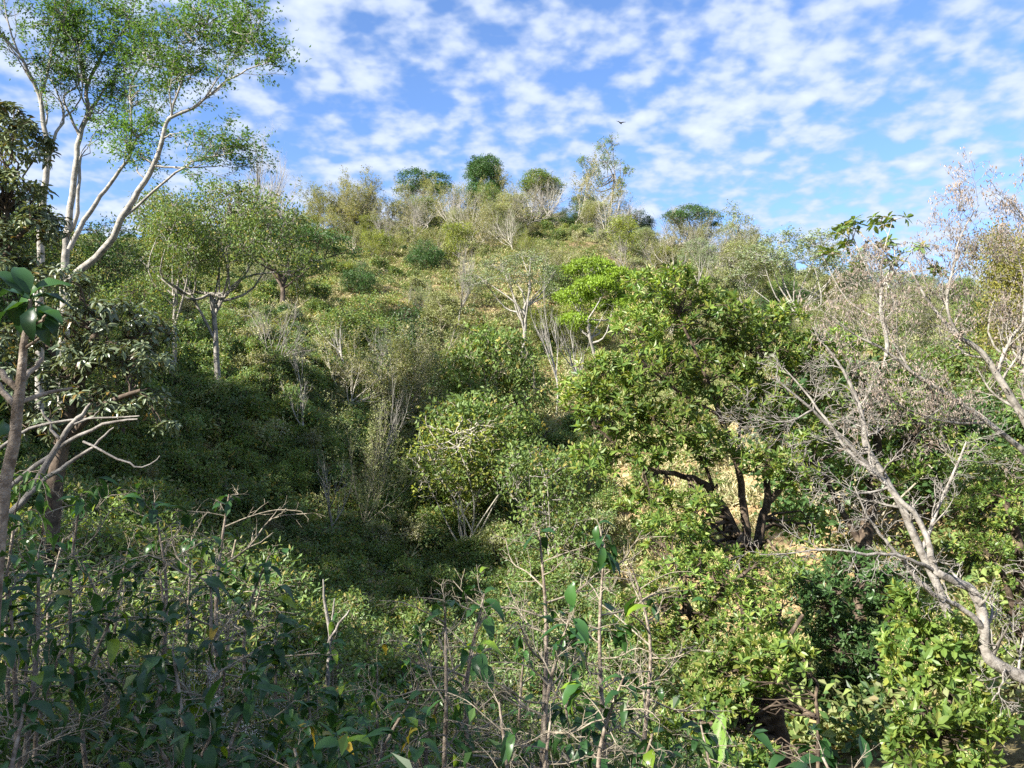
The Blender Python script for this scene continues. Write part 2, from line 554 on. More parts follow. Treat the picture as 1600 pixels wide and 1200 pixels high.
MT = {
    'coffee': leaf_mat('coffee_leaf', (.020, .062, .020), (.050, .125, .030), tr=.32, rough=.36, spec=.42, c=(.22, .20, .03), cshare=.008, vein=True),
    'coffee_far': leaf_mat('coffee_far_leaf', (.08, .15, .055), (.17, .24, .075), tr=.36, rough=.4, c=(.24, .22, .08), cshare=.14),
    'broad': leaf_mat('broad_leaf', (.062, .125, .028), (.19, .265, .055), tr=.38, rough=.42, spec=.4, c=(.22, .25, .05), cshare=.12),
    'panicle': leaf_mat('flower_panicle', (.33, .30, .12), (.42, .36, .18), tr=.2, rough=.8, spec=.1),
    'feather': leaf_mat('feathery_leaf', (.065, .15, .035), (.12, .22, .05), tr=.45, rough=.5),
    'droop': leaf_mat('drooping_leaf', (.075, .11, .055), (.16, .19, .105), tr=.2, rough=.36, spec=.6, c=(.22, .15, .04), cshare=.03),
    'dark': leaf_mat('dark_leaf', (.03, .068, .022), (.065, .12, .035), tr=.3, rough=.4),
    'round': leaf_mat('round_crown_leaf', (.035, .085, .022), (.065, .135, .035), tr=.25, rough=.45, patch=.2),
    'mid': leaf_mat('mid_green_leaf', (.085, .145, .04), (.155, .22, .06), tr=.35, rough=.5, c=(.27, .24, .07), cshare=.10),
    'yellow': leaf_mat('yellow_green_leaf', (.13, .22, .022), (.23, .33, .035), tr=.35, rough=.5, patch=.25),
    'umbrella': leaf_mat('umbrella_leaf', (.12, .18, .03), (.26, .28, .05), tr=.35, rough=.5),
    'olive': leaf_mat('olive_leaf', (.17, .20, .08), (.27, .29, .13), tr=.32, rough=.6),
    'grey': leaf_mat('grey_green_leaf', (.14, .19, .10), (.23, .28, .15), tr=.32, rough=.6),
    'tan': leaf_mat('tan_leaf', (.24, .245, .13), (.36, .35, .21), tr=.28, rough=.7, spec=.15, c=(.13, .18, .05), cshare=.2),
    'pod': leaf_mat('seed_pod', (.17, .135, .11), (.31, .255, .215), tr=.12, rough=.8, spec=.1),
    'ochre': leaf_mat('ochre_leaf', (.10, .115, .022), (.20, .185, .04), tr=.3, rough=.6),
    'herb': leaf_mat('herb_leaf', (.12, .18, .05), (.22, .27, .085), tr=.34, rough=.6, c=(.31, .26, .12), cshare=.22),
    'straw': leaf_mat('dry_grass_blade', (.36, .33, .18), (.50, .45, .27), tr=.2, rough=.8, spec=.1, c=(.14, .17, .05), cshare=.22, warm=(1.1, 1.05, .8)),
    'banana': leaf_mat('banana_leaf', (.17, .30, .05), (.22, .36, .07), tr=.40, rough=.35, vein=False),
    'banana_dark': leaf_mat('dark_banana_leaf', (.03, .08, .035), (.06, .13, .05), tr=.3, rough=.3, spec=.5),
    'fluff': leaf_mat('white_seed_fluff', (.6, .6, .57), (.75, .74, .7), tr=.2, rough=.9, spec=.05, warm=(1, 1, 1)),
}
BK = {
    'pale': bark_mat('pale_bark', (0.111, 0.102, 0.085), (0.323, 0.302, 0.264), 5, c=(0.238, 0.221, 0.191)),
    'white': bark_mat('white_bark', (0.167, 0.157, 0.136), (0.370, 0.348, 0.308), 7, c=(0.290, 0.273, 0.238)),
    'dead': bark_mat('dead_wood', (0.119, 0.106, 0.089), (0.306, 0.285, 0.251), 9, c=(0.230, 0.212, 0.187)),
    'twig': bark_mat('grey_twig', (.20, .18, .13), (.38, .34, .26), 14, bump=0),
    'twig_tan': bark_mat('tan_twig', (.25, .23, .18), (.44, .41, .34), 4, bump=0),
    'brown': bark_mat('brown_bark', (.035, .026, .020), (.15, .115, .08), 6, c=(.07, .052, .038)),
    'dark': bark_mat('dark_bark', (.04, .03, .022), (.13, .10, .075), 6),
    'coffee': bark_mat('coffee_stem', (.11, .085, .06), (.34, .29, .23), 18, c=(.22, .18, .14)),
    'coffee_twig': bark_mat('coffee_twig', (.13, .11, .075), (.33, .29, .22), 22, bump=0),
}

# ------------------------------------------------------------------ the ground: one sheet out to the horizon
gx = np.concatenate([-210 - np.geomspace(1, 2800, 14)[::-1], np.linspace(-210, -70, 60)[:-1], np.linspace(-70, 110, 181), np.linspace(110, 200, 40)[1:], 200 + np.geomspace(1, 2800, 14)])
gy = np.concatenate([-70 - np.geomspace(1, 2800, 12)[::-1], np.linspace(-70, 0, 40)[:-1], np.linspace(0, 200, 221), np.linspace(200, 290, 40)[1:], 290 + np.geomspace(1, 2800, 14)])
GX, GY = np.meshgrid(gx, gy, indexing='ij')
GZ = hz(GX, GY)
V = np.stack([GX, GY, GZ], -1).reshape(-1, 3)
ii = np.arange(len(V)).reshape(GX.shape)
q = np.stack([ii[:-1, :-1], ii[1:, :-1], ii[1:, 1:], ii[:-1, 1:]], -1).reshape(-1, 4)
gm = bpy.data.materials.new('hillside_soil')
gm.use_nodes = True
n, l = gm.node_tree.nodes, gm.node_tree.links
pr = n['Principled BSDF']; pr.inputs['Roughness'].default_value = .95; pr.inputs['Specular IOR Level'].default_value = .1
geo = n.new('ShaderNodeNewGeometry')


def gn(scale, det=4):
    t = n.new('ShaderNodeTexNoise'); t.inputs['Scale'].default_value = scale; t.inputs['Detail'].default_value = det
    l.new(geo.outputs['Position'], t.inputs['Vector'])
    return t.outputs['Fac']


def ramp(fac, a, b, ca, cb):
    c = n.new('ShaderNodeValToRGB')
    c.color_ramp.elements[0].position = a; c.color_ramp.elements[0].color = (*ca, 1)
    c.color_ramp.elements[1].position = b; c.color_ramp.elements[1].color = (*cb, 1)
    l.new(fac, c.inputs['Fac'])
    return c.outputs[0]


c1 = ramp(gn(.09), .42, .6, (.11, .10, .055), (.33, .27, .15))
c2 = ramp(gn(.05, 3), .5, .62, (0, 0, 0), (1, 1, 1))
mx = n.new('ShaderNodeMix'); mx.data_type = 'RGBA'
l.new(c2, mx.inputs['Factor']); l.new(c1, mx.inputs['A']); mx.inputs['B'].default_value = (.29, .21, .13, 1)
sx = n.new('ShaderNodeSeparateXYZ'); l.new(geo.outputs['Position'], sx.inputs[0])


def band(o, a, b):
    t = n.new('ShaderNodeMapRange'); t.interpolation_type = 'SMOOTHSTEP'
    t.inputs['From Min'].default_value = a; t.inputs['From Max'].default_value = b
    l.new(o, t.inputs['Value'])
    return t.outputs[0]


bare = M_(n, l, 'MULTIPLY', M_(n, l, 'MULTIPLY', band(sx.outputs[0], 2, 7), band(sx.outputs[1], 22, 28)), band(sx.outputs[1], 64, 52))
mxb = n.new('ShaderNodeMix'); mxb.data_type = 'RGBA'
l.new(bare, mxb.inputs['Factor']); l.new(mx.outputs['Result'], mxb.inputs['A']); mxb.inputs['B'].default_value = (.42, .31, .18, 1)
mx = mxb
mx2 = n.new('ShaderNodeMix'); mx2.data_type = 'RGBA'; mx2.blend_type = 'MULTIPLY'; mx2.inputs['Factor'].default_value = 1
l.new(mx.outputs['Result'], mx2.inputs['A']); l.new(ramp(gn(2.6, 6), .35, .65, (.45, .42, .38), (1.25, 1.22, 1.1)), mx2.inputs['B'])
l.new(mx2.outputs['Result'], pr.inputs['Base Color'])
bp = n.new('ShaderNodeBump'); bp.inputs['Strength'].default_value = .8; bp.inputs['Distance'].default_value = .3
l.new(gn(3.5, 6), bp.inputs['Height']); l.new(bp.outputs[0], pr.inputs['Normal'])
ground = obj('ground', mesh_from('ground', V, [q], smooth=True), gm)
tag(ground, kind='structure')


# ------------------------------------------------------------------ prototypes of far and middle-distance plants: dict of part meshes, height 1 unit = 1 m
def R_(p, r0, r1):
    return r0 + (r1 - r0) * np.linspace(0, 1, len(p))


def simple_limbs(r, H, th, blobs, nl, r0, lean=.1):
    """a trunk and limbs reaching into the blobs"""
    top = np.array((r.normal(0, lean * th), r.normal(0, lean * th), th))
    tr = path([(0, 0, -.3), top * .35 + r.normal(0, .03 * th, 3), top * .7 + r.normal(0, .03 * th, 3), top], 10)
    limbs = [(tr, R_(tr, r0, r0 * .7), .6)]
    for i in range(nl):
        b = blobs[i % len(blobs)]
        tg = np.array(b[:3]) + r.normal(0, .25, 3) * np.array(b[3:6])
        st = tr[int(r.integers(5, 10))]
        mid = st * .55 + tg * .45 + r.normal(0, .06 * H, 3) + np.array((0, 0, -.03 * H))
        p = path([st, mid, tg], 9)
        limbs.append((p, R_(p, r0 * .5, r0 * .14), .2))
    return limbs


def proto(key, wood, leaves, wmat, lmat, r, trunk=None, extra=None):
    d = {'parts': []}
    if trunk is not None:
        d['parts'].append(('trunk', wood_mesh('trunk_' + key, trunk), wmat, None))
        d['parts'].append(('branches', wood_mesh('branches_' + key, wood), wmat if not isinstance(wmat, tuple) else wmat[0], None))
    else:
        d['parts'].append(('branches', wood_mesh('branches_' + key, wood), wmat, None))
    if leaves:
        d['parts'].append(('crown', leaves_mesh('crown_' + key, leaves, r), lmat, None))
    for e in (extra or []):
        d['parts'].append(e)
    return d


PROTO = {}


def leafy(key, seed, H, th, blobs, nl, nsec, ntip, lf, wm, lm, r0=.14, twig=.010, flat=.35, lo=.7):
    r = np.random.default_rng(seed)
    limbs = simple_limbs(r, H, th, blobs, nl, r0)
    a, b = fill(r, limbs, blobs, nsec, ntip, r_tip=twig, flat=flat, lo=lo)
    trunk = [(limbs[0][0][None], limbs[0][1][None], 7)]
    wood = [(np.stack([x[0] for x in limbs[1:]]), np.stack([x[1] for x in limbs[1:]]), 5), a, b] if nl else [a, b]
    T, D = tips_of(b[0])
    PROTO[key] = proto(key, wood, lf(r, T, D, b[0]), wm, lm, r, trunk=trunk)
    PROTO[key]['H'] = H


def bare(key, seed, H, th, spread, m, wm, lf=None, lm=None, r0=.10, upb=.10, twig_r=.35):
    r = np.random.default_rng(seed)
    tr = path([(0, 0, -.3), (r.normal(0, .05 * H), r.normal(0, .05 * H), th * .5), (r.normal(0, .06 * H), r.normal(0, .06 * H), th)], 9)
    P, R = tr[None], R_(tr, r0, r0 * .62)[None]
    trunk = [(P, R, 6)]
    P1, R1 = grow(r, P, R, m[0], .55, 1.0, spread, H - th, k=7, wob=.10, up=upb, rs=.62, tip=.3, lt=0.05)
    P2, R2 = grow(r, P1, R1, m[1], .2, 1.0, spread * .9, (H - th) * .50, k=6, wob=.12, up=upb, rs=.62, tip=.3)
    P3, R3 = grow(r, P2, R2, m[2], .15, 1.0, spread * .95, (H - th) * .26, k=4, wob=.13, up=upb, rs=.7, tip=.35)
    wood = [(P1, R1, 5), (P2, R2, 4), (P3, R3, 3)]
    leaves = lf(r, P3) if lf else None
    PROTO[key] = proto(key, wood, leaves, wm, lm, r, trunk=trunk)
    PROTO[key]['H'] = H


def dome_blobs(W, H, z0, n, seed, taper=.35):
    r = np.random.default_rng(seed)
    out = [(0, 0, z0 + (H - z0) * .5, W * .34, W * .34, (H - z0) * .44, .5)]
    for i in range(n):
        t = r.random()
        a = i * 2.4 + r.random()
        z = z0 + (H - z0) * (.12 + .78 * t)
        rad = W * .5 * math.sqrt(max(.02, 1 - (abs(t - .42) / .62) ** 2.2)) * (.62)
        s = W * r.uniform(.15, .23)
        out.append((rad * math.cos(a), rad * math.sin(a), z, s, s, s * .85))
    return out


# hilltop and slope trees
bare('broom_a', 11, 9, 2.6, .42, (9, 7, 7), BK['white'], r0=.12, upb=.16)
bare('broom_b', 12, 9, 2.2, .55, (8, 8, 7), BK['twig_tan'], r0=.13, upb=.10)
bare('broom_c', 18, 8, 1.6, .75, (8, 7, 7), BK['pale'], r0=.13, upb=.05)
for k_, s_ in (('tan_a', 13), ('tan_b', 14), ('tan_c', 15)):
    bare(k_, s_, 8, 1.7, .62, (10, 8, 7), BK['twig_tan'],
         lf=lambda r, Q: [along(r, Q, 10, .1, .22, .13, off=.12)], lm=MT['tan' if k_ != 'tan_c' else 'olive'], r0=.12, upb=.08)
bare('sapling', 19, 8, 3.4, .30, (5, 5, 5), BK['white'], r0=.085, upb=.14)
bare('deadsap', 20, 5, 2.0, .48, (5, 4, 3), BK['white'], r0=.10, upb=.14)
bare('haze_a', 16, 6, .8, .7, (10, 8, 7), BK['twig'], lf=lambda r, Q: [along(r, Q, 9, .0, .15, .09, off=.12)], lm=MT['olive'], r0=.07, upb=.07)
leafy('dome', 21, 10.5, 2.5, dome_blobs(7.4, 10.5, .8, 40, 1, ), 5, 70, 1500, lambda r, T, D, Q: [puff(r, T, .26, 20, .26, .15, flat=.7)], BK['brown'], MT['round'], r0=.25, flat=.2)
leafy('round', 22, 9, 3.4, [(-1.6, 0, 6.4, 1.9, 1.8, 1.7), (1.3, .4, 6.9, 2.0, 2, 1.7), (0, -1.2, 5.6, 2.0, 1.6, 1.5), (2.3, -.6, 5.3, 1.4, 1.3, 1.0), (-2.6, .8, 5.2, 1.3, 1.2, .9)], 6, 40, 420,
      lambda r, T, D, Q: [puff(r, T, .26, 20, .24, .13, flat=.6)], BK['brown'], MT['round'], r0=.22)
leafy('broadtop', 23, 9, 3.0, [(-2.4, 0, 6.2, 1.6, 1.5, 1.0), (0, .4, 7.4, 2.2, 2, 1.1), (2.6, -.3, 6.3, 1.7, 1.6, 1.0), (1.0, -1.2, 6.6, 1.6, 1.5, .9), (-1.2, 1.2, 6.6, 1.5, 1.5, .9), (3.4, .5, 5.2, 1.0, 1, .6)], 8, 50, 360,
      lambda r, T, D, Q: [puff(r, T, .26, 18, .24, .12, flat=.55)], BK['pale'], MT['dark'], r0=.2, lo=.8)
leafy('sparse', 24, 15, 9, [(-4.1, 0, 10.7, 1.3, 1, .8), (-2.4, .5, 9.6, 1.1, 1, .8), (-.8, 0, 12.9, 1.4, 1.2, 1.2), (1.0, .3, 13.6, 1.0, 1, 1.2), (0, 0, 10.8, 1.5, 1.3, 1.2), (2.2, 0, 10.2, 1.2, 1.1, 1.0), (3.6, .2, 9.3, 1.1, 1.0, .8), (2.5, 0, 7.4, 1.1, 1, .9), (1.8, .3, 5.6, .9, .9, .9), (-1.2, .4, 8.4, 1.0, 1, .8)], 12, 70, 150,
      lambda r, T, D, Q: [puff(r, T, .20, 20, .26, .14, flat=.8)], BK['pale'], MT['grey'], r0=.24, flat=.1, twig=.02)
leafy('poplar', 25, 9, 6, [(-.6, 0, 7.9, .9, .9, .9), (.5, 0, 6.7, 1.3, 1.2, .9), (-1.0, .2, 5.6, 1.2, 1.1, .9), (1.3, 0, 4.8, 1.4, 1.2, .8), (-.6, 0, 3.9, 1.3, 1.2, .8), (2.2, 0, 5.6, .8, .8, .4)], 10, 50, 170,
      lambda r, T, D, Q: [puff(r, T, .22, 9, .24, .12, flat=.8)], BK['white'], MT['grey'], r0=.14, flat=.1, twig=.014)
leafy('layered', 26, 9, 4, [(-2.0, 0, 5.6, 1.6, 1.5, .55), (-.4, .5, 7.6, 2.2, 2.0, .7), (1.8, 0, 6.9, 1.9, 1.7, .6), (0, -.8, 6.2, 2.0, 1.5, .6), (-1.7, 0, 3.9, 1.7, 1.4, .5), (1.5, -.3, 4.9, 1.8, 1.5, .5), (2.9, .4, 5.6, 1.2, 1.1, .4)], 9, 60, 520,
      lambda r, T, D, Q: [puff(r, T, .24, 30, .22, .13, flat=.5)], BK['white'], MT['yellow'], r0=.17, lo=.8, flat=.75)
leafy('umbrella', 27, 5.5, 2.4, [(-2.2, 0, 4.3, 1.5, 1.4, .42), (0, .4, 4.9, 2.0, 1.9, .5), (2.2, 0, 4.5, 1.6, 1.5, .42), (.8, -1.3, 4.2, 1.6, 1.3, .42), (-1.0, 1.2, 4.4, 1.5, 1.4, .42), (3.4, -.3, 3.8, 1.0, 1.0, .3)], 9, 50, 460,
      lambda r, T, D, Q: [puff(r, T, .24, 12, .15, .085, flat=.6)], BK['dark'], MT['umbrella'], r0=.15, lo=.75, flat=.8)
leafy('bushy_a', 28, 5, 1.2, dome_blobs(4.8, 5, .7, 18, 5), 6, 60, 520, lambda r, T, D, Q: [puff(r, T, .2, 14, .20, .12, flat=.7)], BK['twig'], MT['mid'], r0=.1)
leafy('bushy_b', 29, 4.6, 1.0, dome_blobs(5.2, 4.6, .5, 16, 8), 6, 60, 480, lambda r, T, D, Q: [puff(r, T, .2, 15, .18, .10, flat=.7)], BK['dark'], MT['dark'], r0=.1)
leafy('bushy_c', 30, 5.5, 1.6, dome_blobs(4.6, 5.5, 1.3, 18, 9), 7, 60, 300, lambda r, T, D, Q: [puff(r, T, .24, 13, .19, .12, flat=.7)], BK['pale'], MT['olive'], r0=.09)
for k_, s_, m_ in (('feather_a', 31, 'grey'), ('feather_b', 32, 'olive')):
    leafy(k_, s_, 7.5, 1.5, [(-2.3, 0, 5.2, 1.6, 1.5, .9), (-.6, .4, 6.4, 1.7, 1.5, .9), (1.4, 0, 6.2, 1.7, 1.5, .9), (2.9, -.2, 4.9, 1.5, 1.3, .9), (0, -1, 4.6, 2.3, 1.6, 1.0), (-3.2, .3, 3.8, 1.1, 1.1, .8), (3.6, .3, 3.4, 1, 1, .7)], 12, 110, 520,
          lambda r, T, D, Q: [along(r, Q, 9, .2, .17, .09, off=.12), puff(r, T, .18, 6, .17, .09)], BK['white'], MT[m_], r0=.12, lo=.6, twig=.012)
leafy('flatgrey', 33, 8.5, 4.2, [(-3.1, 0, 6.3, 1.3, 1.2, .6), (-1.6, .5, 7.4, 1.5, 1.4, .7), (.4, 0, 7.8, 1.6, 1.4, .6), (1.6, .3, 6.6, 1.4, 1.3, .8), (-.6, -.6, 6.4, 1.7, 1.4, .7), (2.3, 0, 5.3, .9, .9, .6)], 10, 80, 380,
      lambda r, T, D, Q: [along(r, Q, 8, .2, .16, .08, off=.12), puff(r, T, .18, 6, .16, .08)], BK['white'], MT['grey'], r0=.17, lo=.5, twig=.012)
leafy('cecropia', 34, 7.5, 4.5, [(-1.3, 0, 6.9, .8, .8, .25), (.6, .2, 7.2, 1.0, .8, .25), (1.6, 0, 5.9, .6, .6, .2), (-2.2, .2, 5.7, .6, .5, .2), (0, -.3, 5.2, 1.3, 1.0, .3), (2.4, 0, 5.0, .5, .5, .2), (-.4, 0, 6.2, 1.2, .9, .2)], 9, 16, 34,
      lambda r, T, D, Q: [rosette(r, T, D, 9, .42, .20, tilt=(1.0, 1.9), kind='m', upb=1.4)], BK['white'], MT['mid'], r0=.1, twig=.02, flat=.5)
leafy('youngtan', 35, 4.6, .4, [(-1.0, 0, 2.9, .9, .8, 1.0), (0, .2, 3.6, .9, .8, 1.0), (1.0, 0, 3.2, .9, .8, 1.1), (.3, -.4, 2.2, 1.1, .8, .8)], 9, 70, 230,
      lambda r, T, D, Q: [puff(r, T, .12, 7, .13, .07)], BK['twig_tan'], MT['umbrella'], r0=.07, lo=.4, flat=.2)
leafy('leftcrown', 36, 9.5, 4.6, [(-2.3, 0, 7.0, 1.9, 1.7, 1.2), (0, .5, 8.0, 2.1, 1.8, 1.2), (2.2, 0, 7.2, 1.9, 1.7, 1.3), (.5, -1.1, 6.0, 2.3, 1.6, 1.1), (3.5, .2, 5.6, 1.3, 1.2, .9), (-3.2, -.4, 5.6, 1.3, 1.2, .9)], 10, 110, 620,
      lambda r, T, D, Q: [puff(r, T, .24, 19, .15, .085, flat=.8)], BK['pale'], MT['mid'], r0=.145, lo=.3)
leafy('darkgrove', 37, 9.5, 2.6, dome_blobs(7.0, 9.5, 1.8, 22, 12), 9, 110, 800, lambda r, T, D, Q: [puff(r, T, .24, 13, .16, .09, flat=.75)], BK['dark'], MT['dark'], r0=.2, lo=.55)


# small bushes
def bush(key, seed, H, W, nst, nsec, ntip, m, L, Wd, wm, lm, rad=.12, twig=.006, lo=.4):
    r = np.random.default_rng(seed)
    limbs = []
    for i in range(nst):
        a = r.random() * 6.28
        d = W * .35 * r.random()
        tp = np.array((math.cos(a) * d, math.sin(a) * d, H * r.uniform(.6, .9)))
        p = path([(tp[0] * .15, tp[1] * .15, -.15), tp * np.array((.6, .6, .5)), tp], 7)
        limbs.append((p, R_(p, .028, .01), .2))
    bl = [(0, 0, H * .52, W * .42, W * .42, H * .40)]
    for i in range(7):
        a = r.random() * 6.28
        s = W * r.uniform(.15, .24)
        bl.append((math.cos(a) * W * .28, math.sin(a) * W * .28, H * r.uniform(.4, .85), s, s, s))
    a, b = fill(r, limbs, bl, nsec, ntip, r_tip=twig, lo=lo, tip_sides=3, k2=4)
    wood = [(np.stack([x[0] for x in limbs]), np.stack([x[1] for x in limbs]), 4), a, b]
    T, D = tips_of(b[0])
    PROTO[key] = proto(key, wood, [puff(r, T, rad, m, L, Wd, flat=.8)], wm, lm, r)
    PROTO[key]['H'] = H


bush('coffee_a', 41, 2.1, 1.7, 4, 50, 190, 8, .17, .08, BK['coffee_twig'], MT['coffee_far'], rad=.12)
bush('coffee_b', 42, 1.9, 1.9, 4, 50, 170, 8, .17, .08, BK['coffee_twig'], MT['coffee_far'], rad=.12)
bush('coffee_c', 43, 2.3, 1.6, 5, 60, 190, 8, .16, .08, BK['coffee_twig'], MT['mid'], rad=.13)
bush('coffee_near_a', 61, 2.1, 1.7, 5, 90, 420, 5, .11, .042, BK['coffee_twig'], MT['coffee_far'], rad=.09, twig=.004, lo=.3)
bush('coffee_near_b', 62, 2.2, 1.6, 5, 90, 460, 4, .11, .042, BK['coffee_twig'], MT['mid'], rad=.09, twig=.004, lo=.3)
bush('shrub_mid', 44, 1.8, 2.2, 4, 40, 200, 9, .18, .11, BK['twig'], MT['mid'])
bush('shrub_olive', 45, 1.7, 2.0, 5, 60, 190, 8, .16, .10, BK['twig_tan'], MT['olive'])
bush('shrub_dark', 46, 1.9, 2.2, 4, 40, 200, 10, .14, .075, BK['dark'], MT['dark'])
bush('shrub_tan', 47, 1.6, 1.8, 7, 80, 180, 6, .15, .09, BK['twig_tan'], MT['tan'])
bush('shrub_bright', 48, 1.3, 1.6, 4, 30, 150, 10, .13, .07, BK['twig'], MT['umbrella'])


def tuft(key, seed, n, H, spread, W, lm, bend=.5):
    r = np.random.default_rng(seed)
    P = np.stack([r.normal(0, spread, n), r.normal(0, spread, n), np.full(n, -.03)], 1)
    D = nrm(UP + r.normal(0, bend, (n, 3)) * np.array((1, 1, .2)))
    me = leaves_mesh('tuft_' + key, [(P, D, rdir(r, n), H * r.uniform(.5, 1.1, n), W, 'q', .25)], r)
    PROTO[key] = {'parts': [('blades', me, lm, None)], 'H': H}


tuft('grass_dry', 51, 110, .36, .34, .04, MT['straw'], 1.1)
tuft('grass_tall', 52, 110, .52, .40, .04, MT['straw'], .9)


def herb(key, seed, n, rad, h, L, W, lm):
    r = np.random.default_rng(seed)
    P = np.stack([r.normal(0, rad, n), r.normal(0, rad, n), np.abs(r.normal(0, h, n))], 1)
    me = leaves_mesh('herb_' + key, [(P, nrm(rdir(r, n) + UP * .4), nrm(UP + rdir(r, n) * .8), L * r.uniform(.6, 1.3, n), W, 'q', .1)], r)
    PROTO[key] = {'parts': [('blades', me, lm, None)], 'H': h}


herb('herb_a', 53, 170, .38, .30, .17, .10, MT['herb'])
herb('herb_b', 54, 170, .42, .22, .15, .09, MT['olive'])
herb('herb_c', 55, 170, .40, .32, .14, .08, MT['dark'])
herb('herb_near', 56, 300, .34, .16, .07, .032, MT['dark'])
herb('herb_near_dark', 57, 420, .34, .26, .07, .03, MT['dark'])


# ------------------------------------------------------------------ ground cover that nobody could count: one object each
def merged_mesh(key):
    """branches and leaves of a prototype as one mesh with material slots"""
    d = PROTO[key]
    if 'merged' in d:
        return d['merged']
    if len(d['parts']) == 1:
        me = d['parts'][0][1]
        if len(me.materials) == 0:
            me.materials.append(d['parts'][0][2])
        d['merged'] = me
        return me
    Vs, Ls, Cn, mi, rn, off = [], [], [], [], [], 0
    for i, (nm, me, mat, _) in enumerate(d['parts']):
        v = np.empty(len(me.vertices) * 3, np.float32); me.vertices.foreach_get('co', v)
        lp = np.empty(len(me.loops), np.int32); me.loops.foreach_get('vertex_index', lp)
        ct = np.empty(len(me.polygons), np.int32); me.polygons.foreach_get('loop_total', ct)
        Vs.append(v.reshape(-1, 3)); Ls.append(lp + off); Cn.append(ct); mi.append(np.full(len(ct), i, np.int32)); off += len(v) // 3
        x = np.zeros(len(ct), np.float32)
        if 'rnd' in me.attributes:
            me.attributes['rnd'].data.foreach_get('value', x)
        rn.append(x)
    me = bpy.data.meshes.new('whole_' + key)
    V = np.concatenate(Vs); L = np.concatenate(Ls); ct = np.concatenate(Cn)
    me.vertices.add(len(V)); me.vertices.foreach_set('co', V.ravel())
    me.loops.add(len(L)); me.loops.foreach_set('vertex_index', L)
    me.polygons.add(len(ct))
    me.polygons.foreach_set('loop_start', np.concatenate([[0], np.cumsum(ct)[:-1]]).astype(np.int32))
    me.polygons.foreach_set('loop_total', ct)
    for (nm, m_, mat, _) in d['parts']:
        me.materials.append(mat)
    me.polygons.foreach_set('material_index', np.concatenate(mi))
    me.update(calc_edges=True)
    at = me.attributes.new('rnd', 'FLOAT', 'FACE'); at.data.foreach_set('value', np.concatenate(rn))
    d['merged'] = me
    return me


def scatter(name, keys, pts, scl, probs=None, tilt=.12, seed=1, label=None, cat=None):
    r = np.random.default_rng(seed)
    n_ = len(pts)
    me = bpy.data.meshes.new(name)
    me.vertices.add(n_); me.vertices.foreach_set('co', np.ascontiguousarray(pts, np.float32).ravel())
    a = me.attributes.new('rot', 'FLOAT_VECTOR', 'POINT')
    rot = np.stack([r.normal(0, tilt, n_), r.normal(0, tilt, n_), r.random(n_) * 6.28], 1)
    a.data.foreach_set('vector', rot.astype(np.float32).ravel())
    a = me.attributes.new('scl', 'FLOAT', 'POINT'); a.data.foreach_set('value', np.asarray(scl, np.float32))
    a = me.attributes.new('idx', 'INT', 'POINT'); a.data.foreach_set('value', r.choice(len(keys), n_, p=probs).astype(np.int32))
    o = obj(name, me)
    tag(o, label, cat, kind='stuff')
    g = bpy.data.node_groups.new('scatter_' + name, 'GeometryNodeTree')
    g.interface.new_socket('Geometry', in_out='INPUT', socket_type='NodeSocketGeometry')
    g.interface.new_socket('Geometry', in_out='OUTPUT', socket_type='NodeSocketGeometry')
    N, L = g.nodes, g.links
    gi = N.new('NodeGroupInput'); go = N.new('NodeGroupOutput')
    jo = N.new('GeometryNodeJoinGeometry')
    for k_ in reversed(keys):
        src = bpy.data.objects.get('source_' + k_) or bpy.data.objects.new('source_' + k_, merged_mesh(k_))
        oi = N.new('GeometryNodeObjectInfo'); oi.inputs['Object'].default_value = src
        oi.inputs['As Instance'].default_value = True
        L.new(oi.outputs['Geometry'], jo.inputs[0])
    ip = N.new('GeometryNodeInstanceOnPoints')
    ip.inputs['Pick Instance'].default_value = True

    def na(nm, ty):
        x = N.new('GeometryNodeInputNamedAttribute'); x.data_type = ty; x.inputs['Name'].default_value = nm
        return x.outputs['Attribute']
    L.new(gi.outputs[0], ip.inputs['Points']); L.new(jo.outputs[0], ip.inputs['Instance'])
    L.new(na('idx', 'INT'), ip.inputs['Instance Index'])
    L.new(na('rot', 'FLOAT_VECTOR'), ip.inputs['Rotation'])
    L.new(na('scl', 'FLOAT'), ip.inputs['Scale'])
    L.new(ip.outputs[0], go.inputs[0])
    md = o.modifiers.new('scatter', 'NODES'); md.node_group = g
    return o


def field(r, n_, y0, y1, x0=-.78, x1=.78, pw=1.0):
    """random ground points in a wedge ahead of the camera; density falls with distance"""
    y = y0 + (y1 - y0) * r.random(n_) ** pw
    x = y * r.uniform(x0, x1, n_)
    return x, y


def vnoise(x, y, s, seed):
    r = np.random.default_rng(seed)
    o = 0
    for i in range(5):
        a, b, c = r.normal(0, 1, 3)
        o = o + np.sin(x * a * s + y * b * s + c * 9)
    return o / 2.2


R1 = np.random.default_rng(100)
# herbs and small weeds on the slope
x, y = field(R1, 17000, 13, 175, pw=.8)
k = ~((x > 3.5) & (y > 24) & (y < 58) & (R1.random(len(x)) < .7))
x, y = x[k], y[k]
pts = np.stack([x, y, hz(x, y)], 1)
scatter('undergrowth', ['herb_a', 'herb_b', 'herb_c'], pts, R1.uniform(.7, 1.7, len(x)), probs=[.5, .38, .12], seed=2)
x, y = field(R1, 900, 2.0, 14, -.8, .25, pw=.6)
scatter('low_weeds', ['herb_near', 'herb_near_dark'], np.stack([x, y, hz(x, y)], 1), R1.uniform(.6, 1.5, len(x)), seed=12)
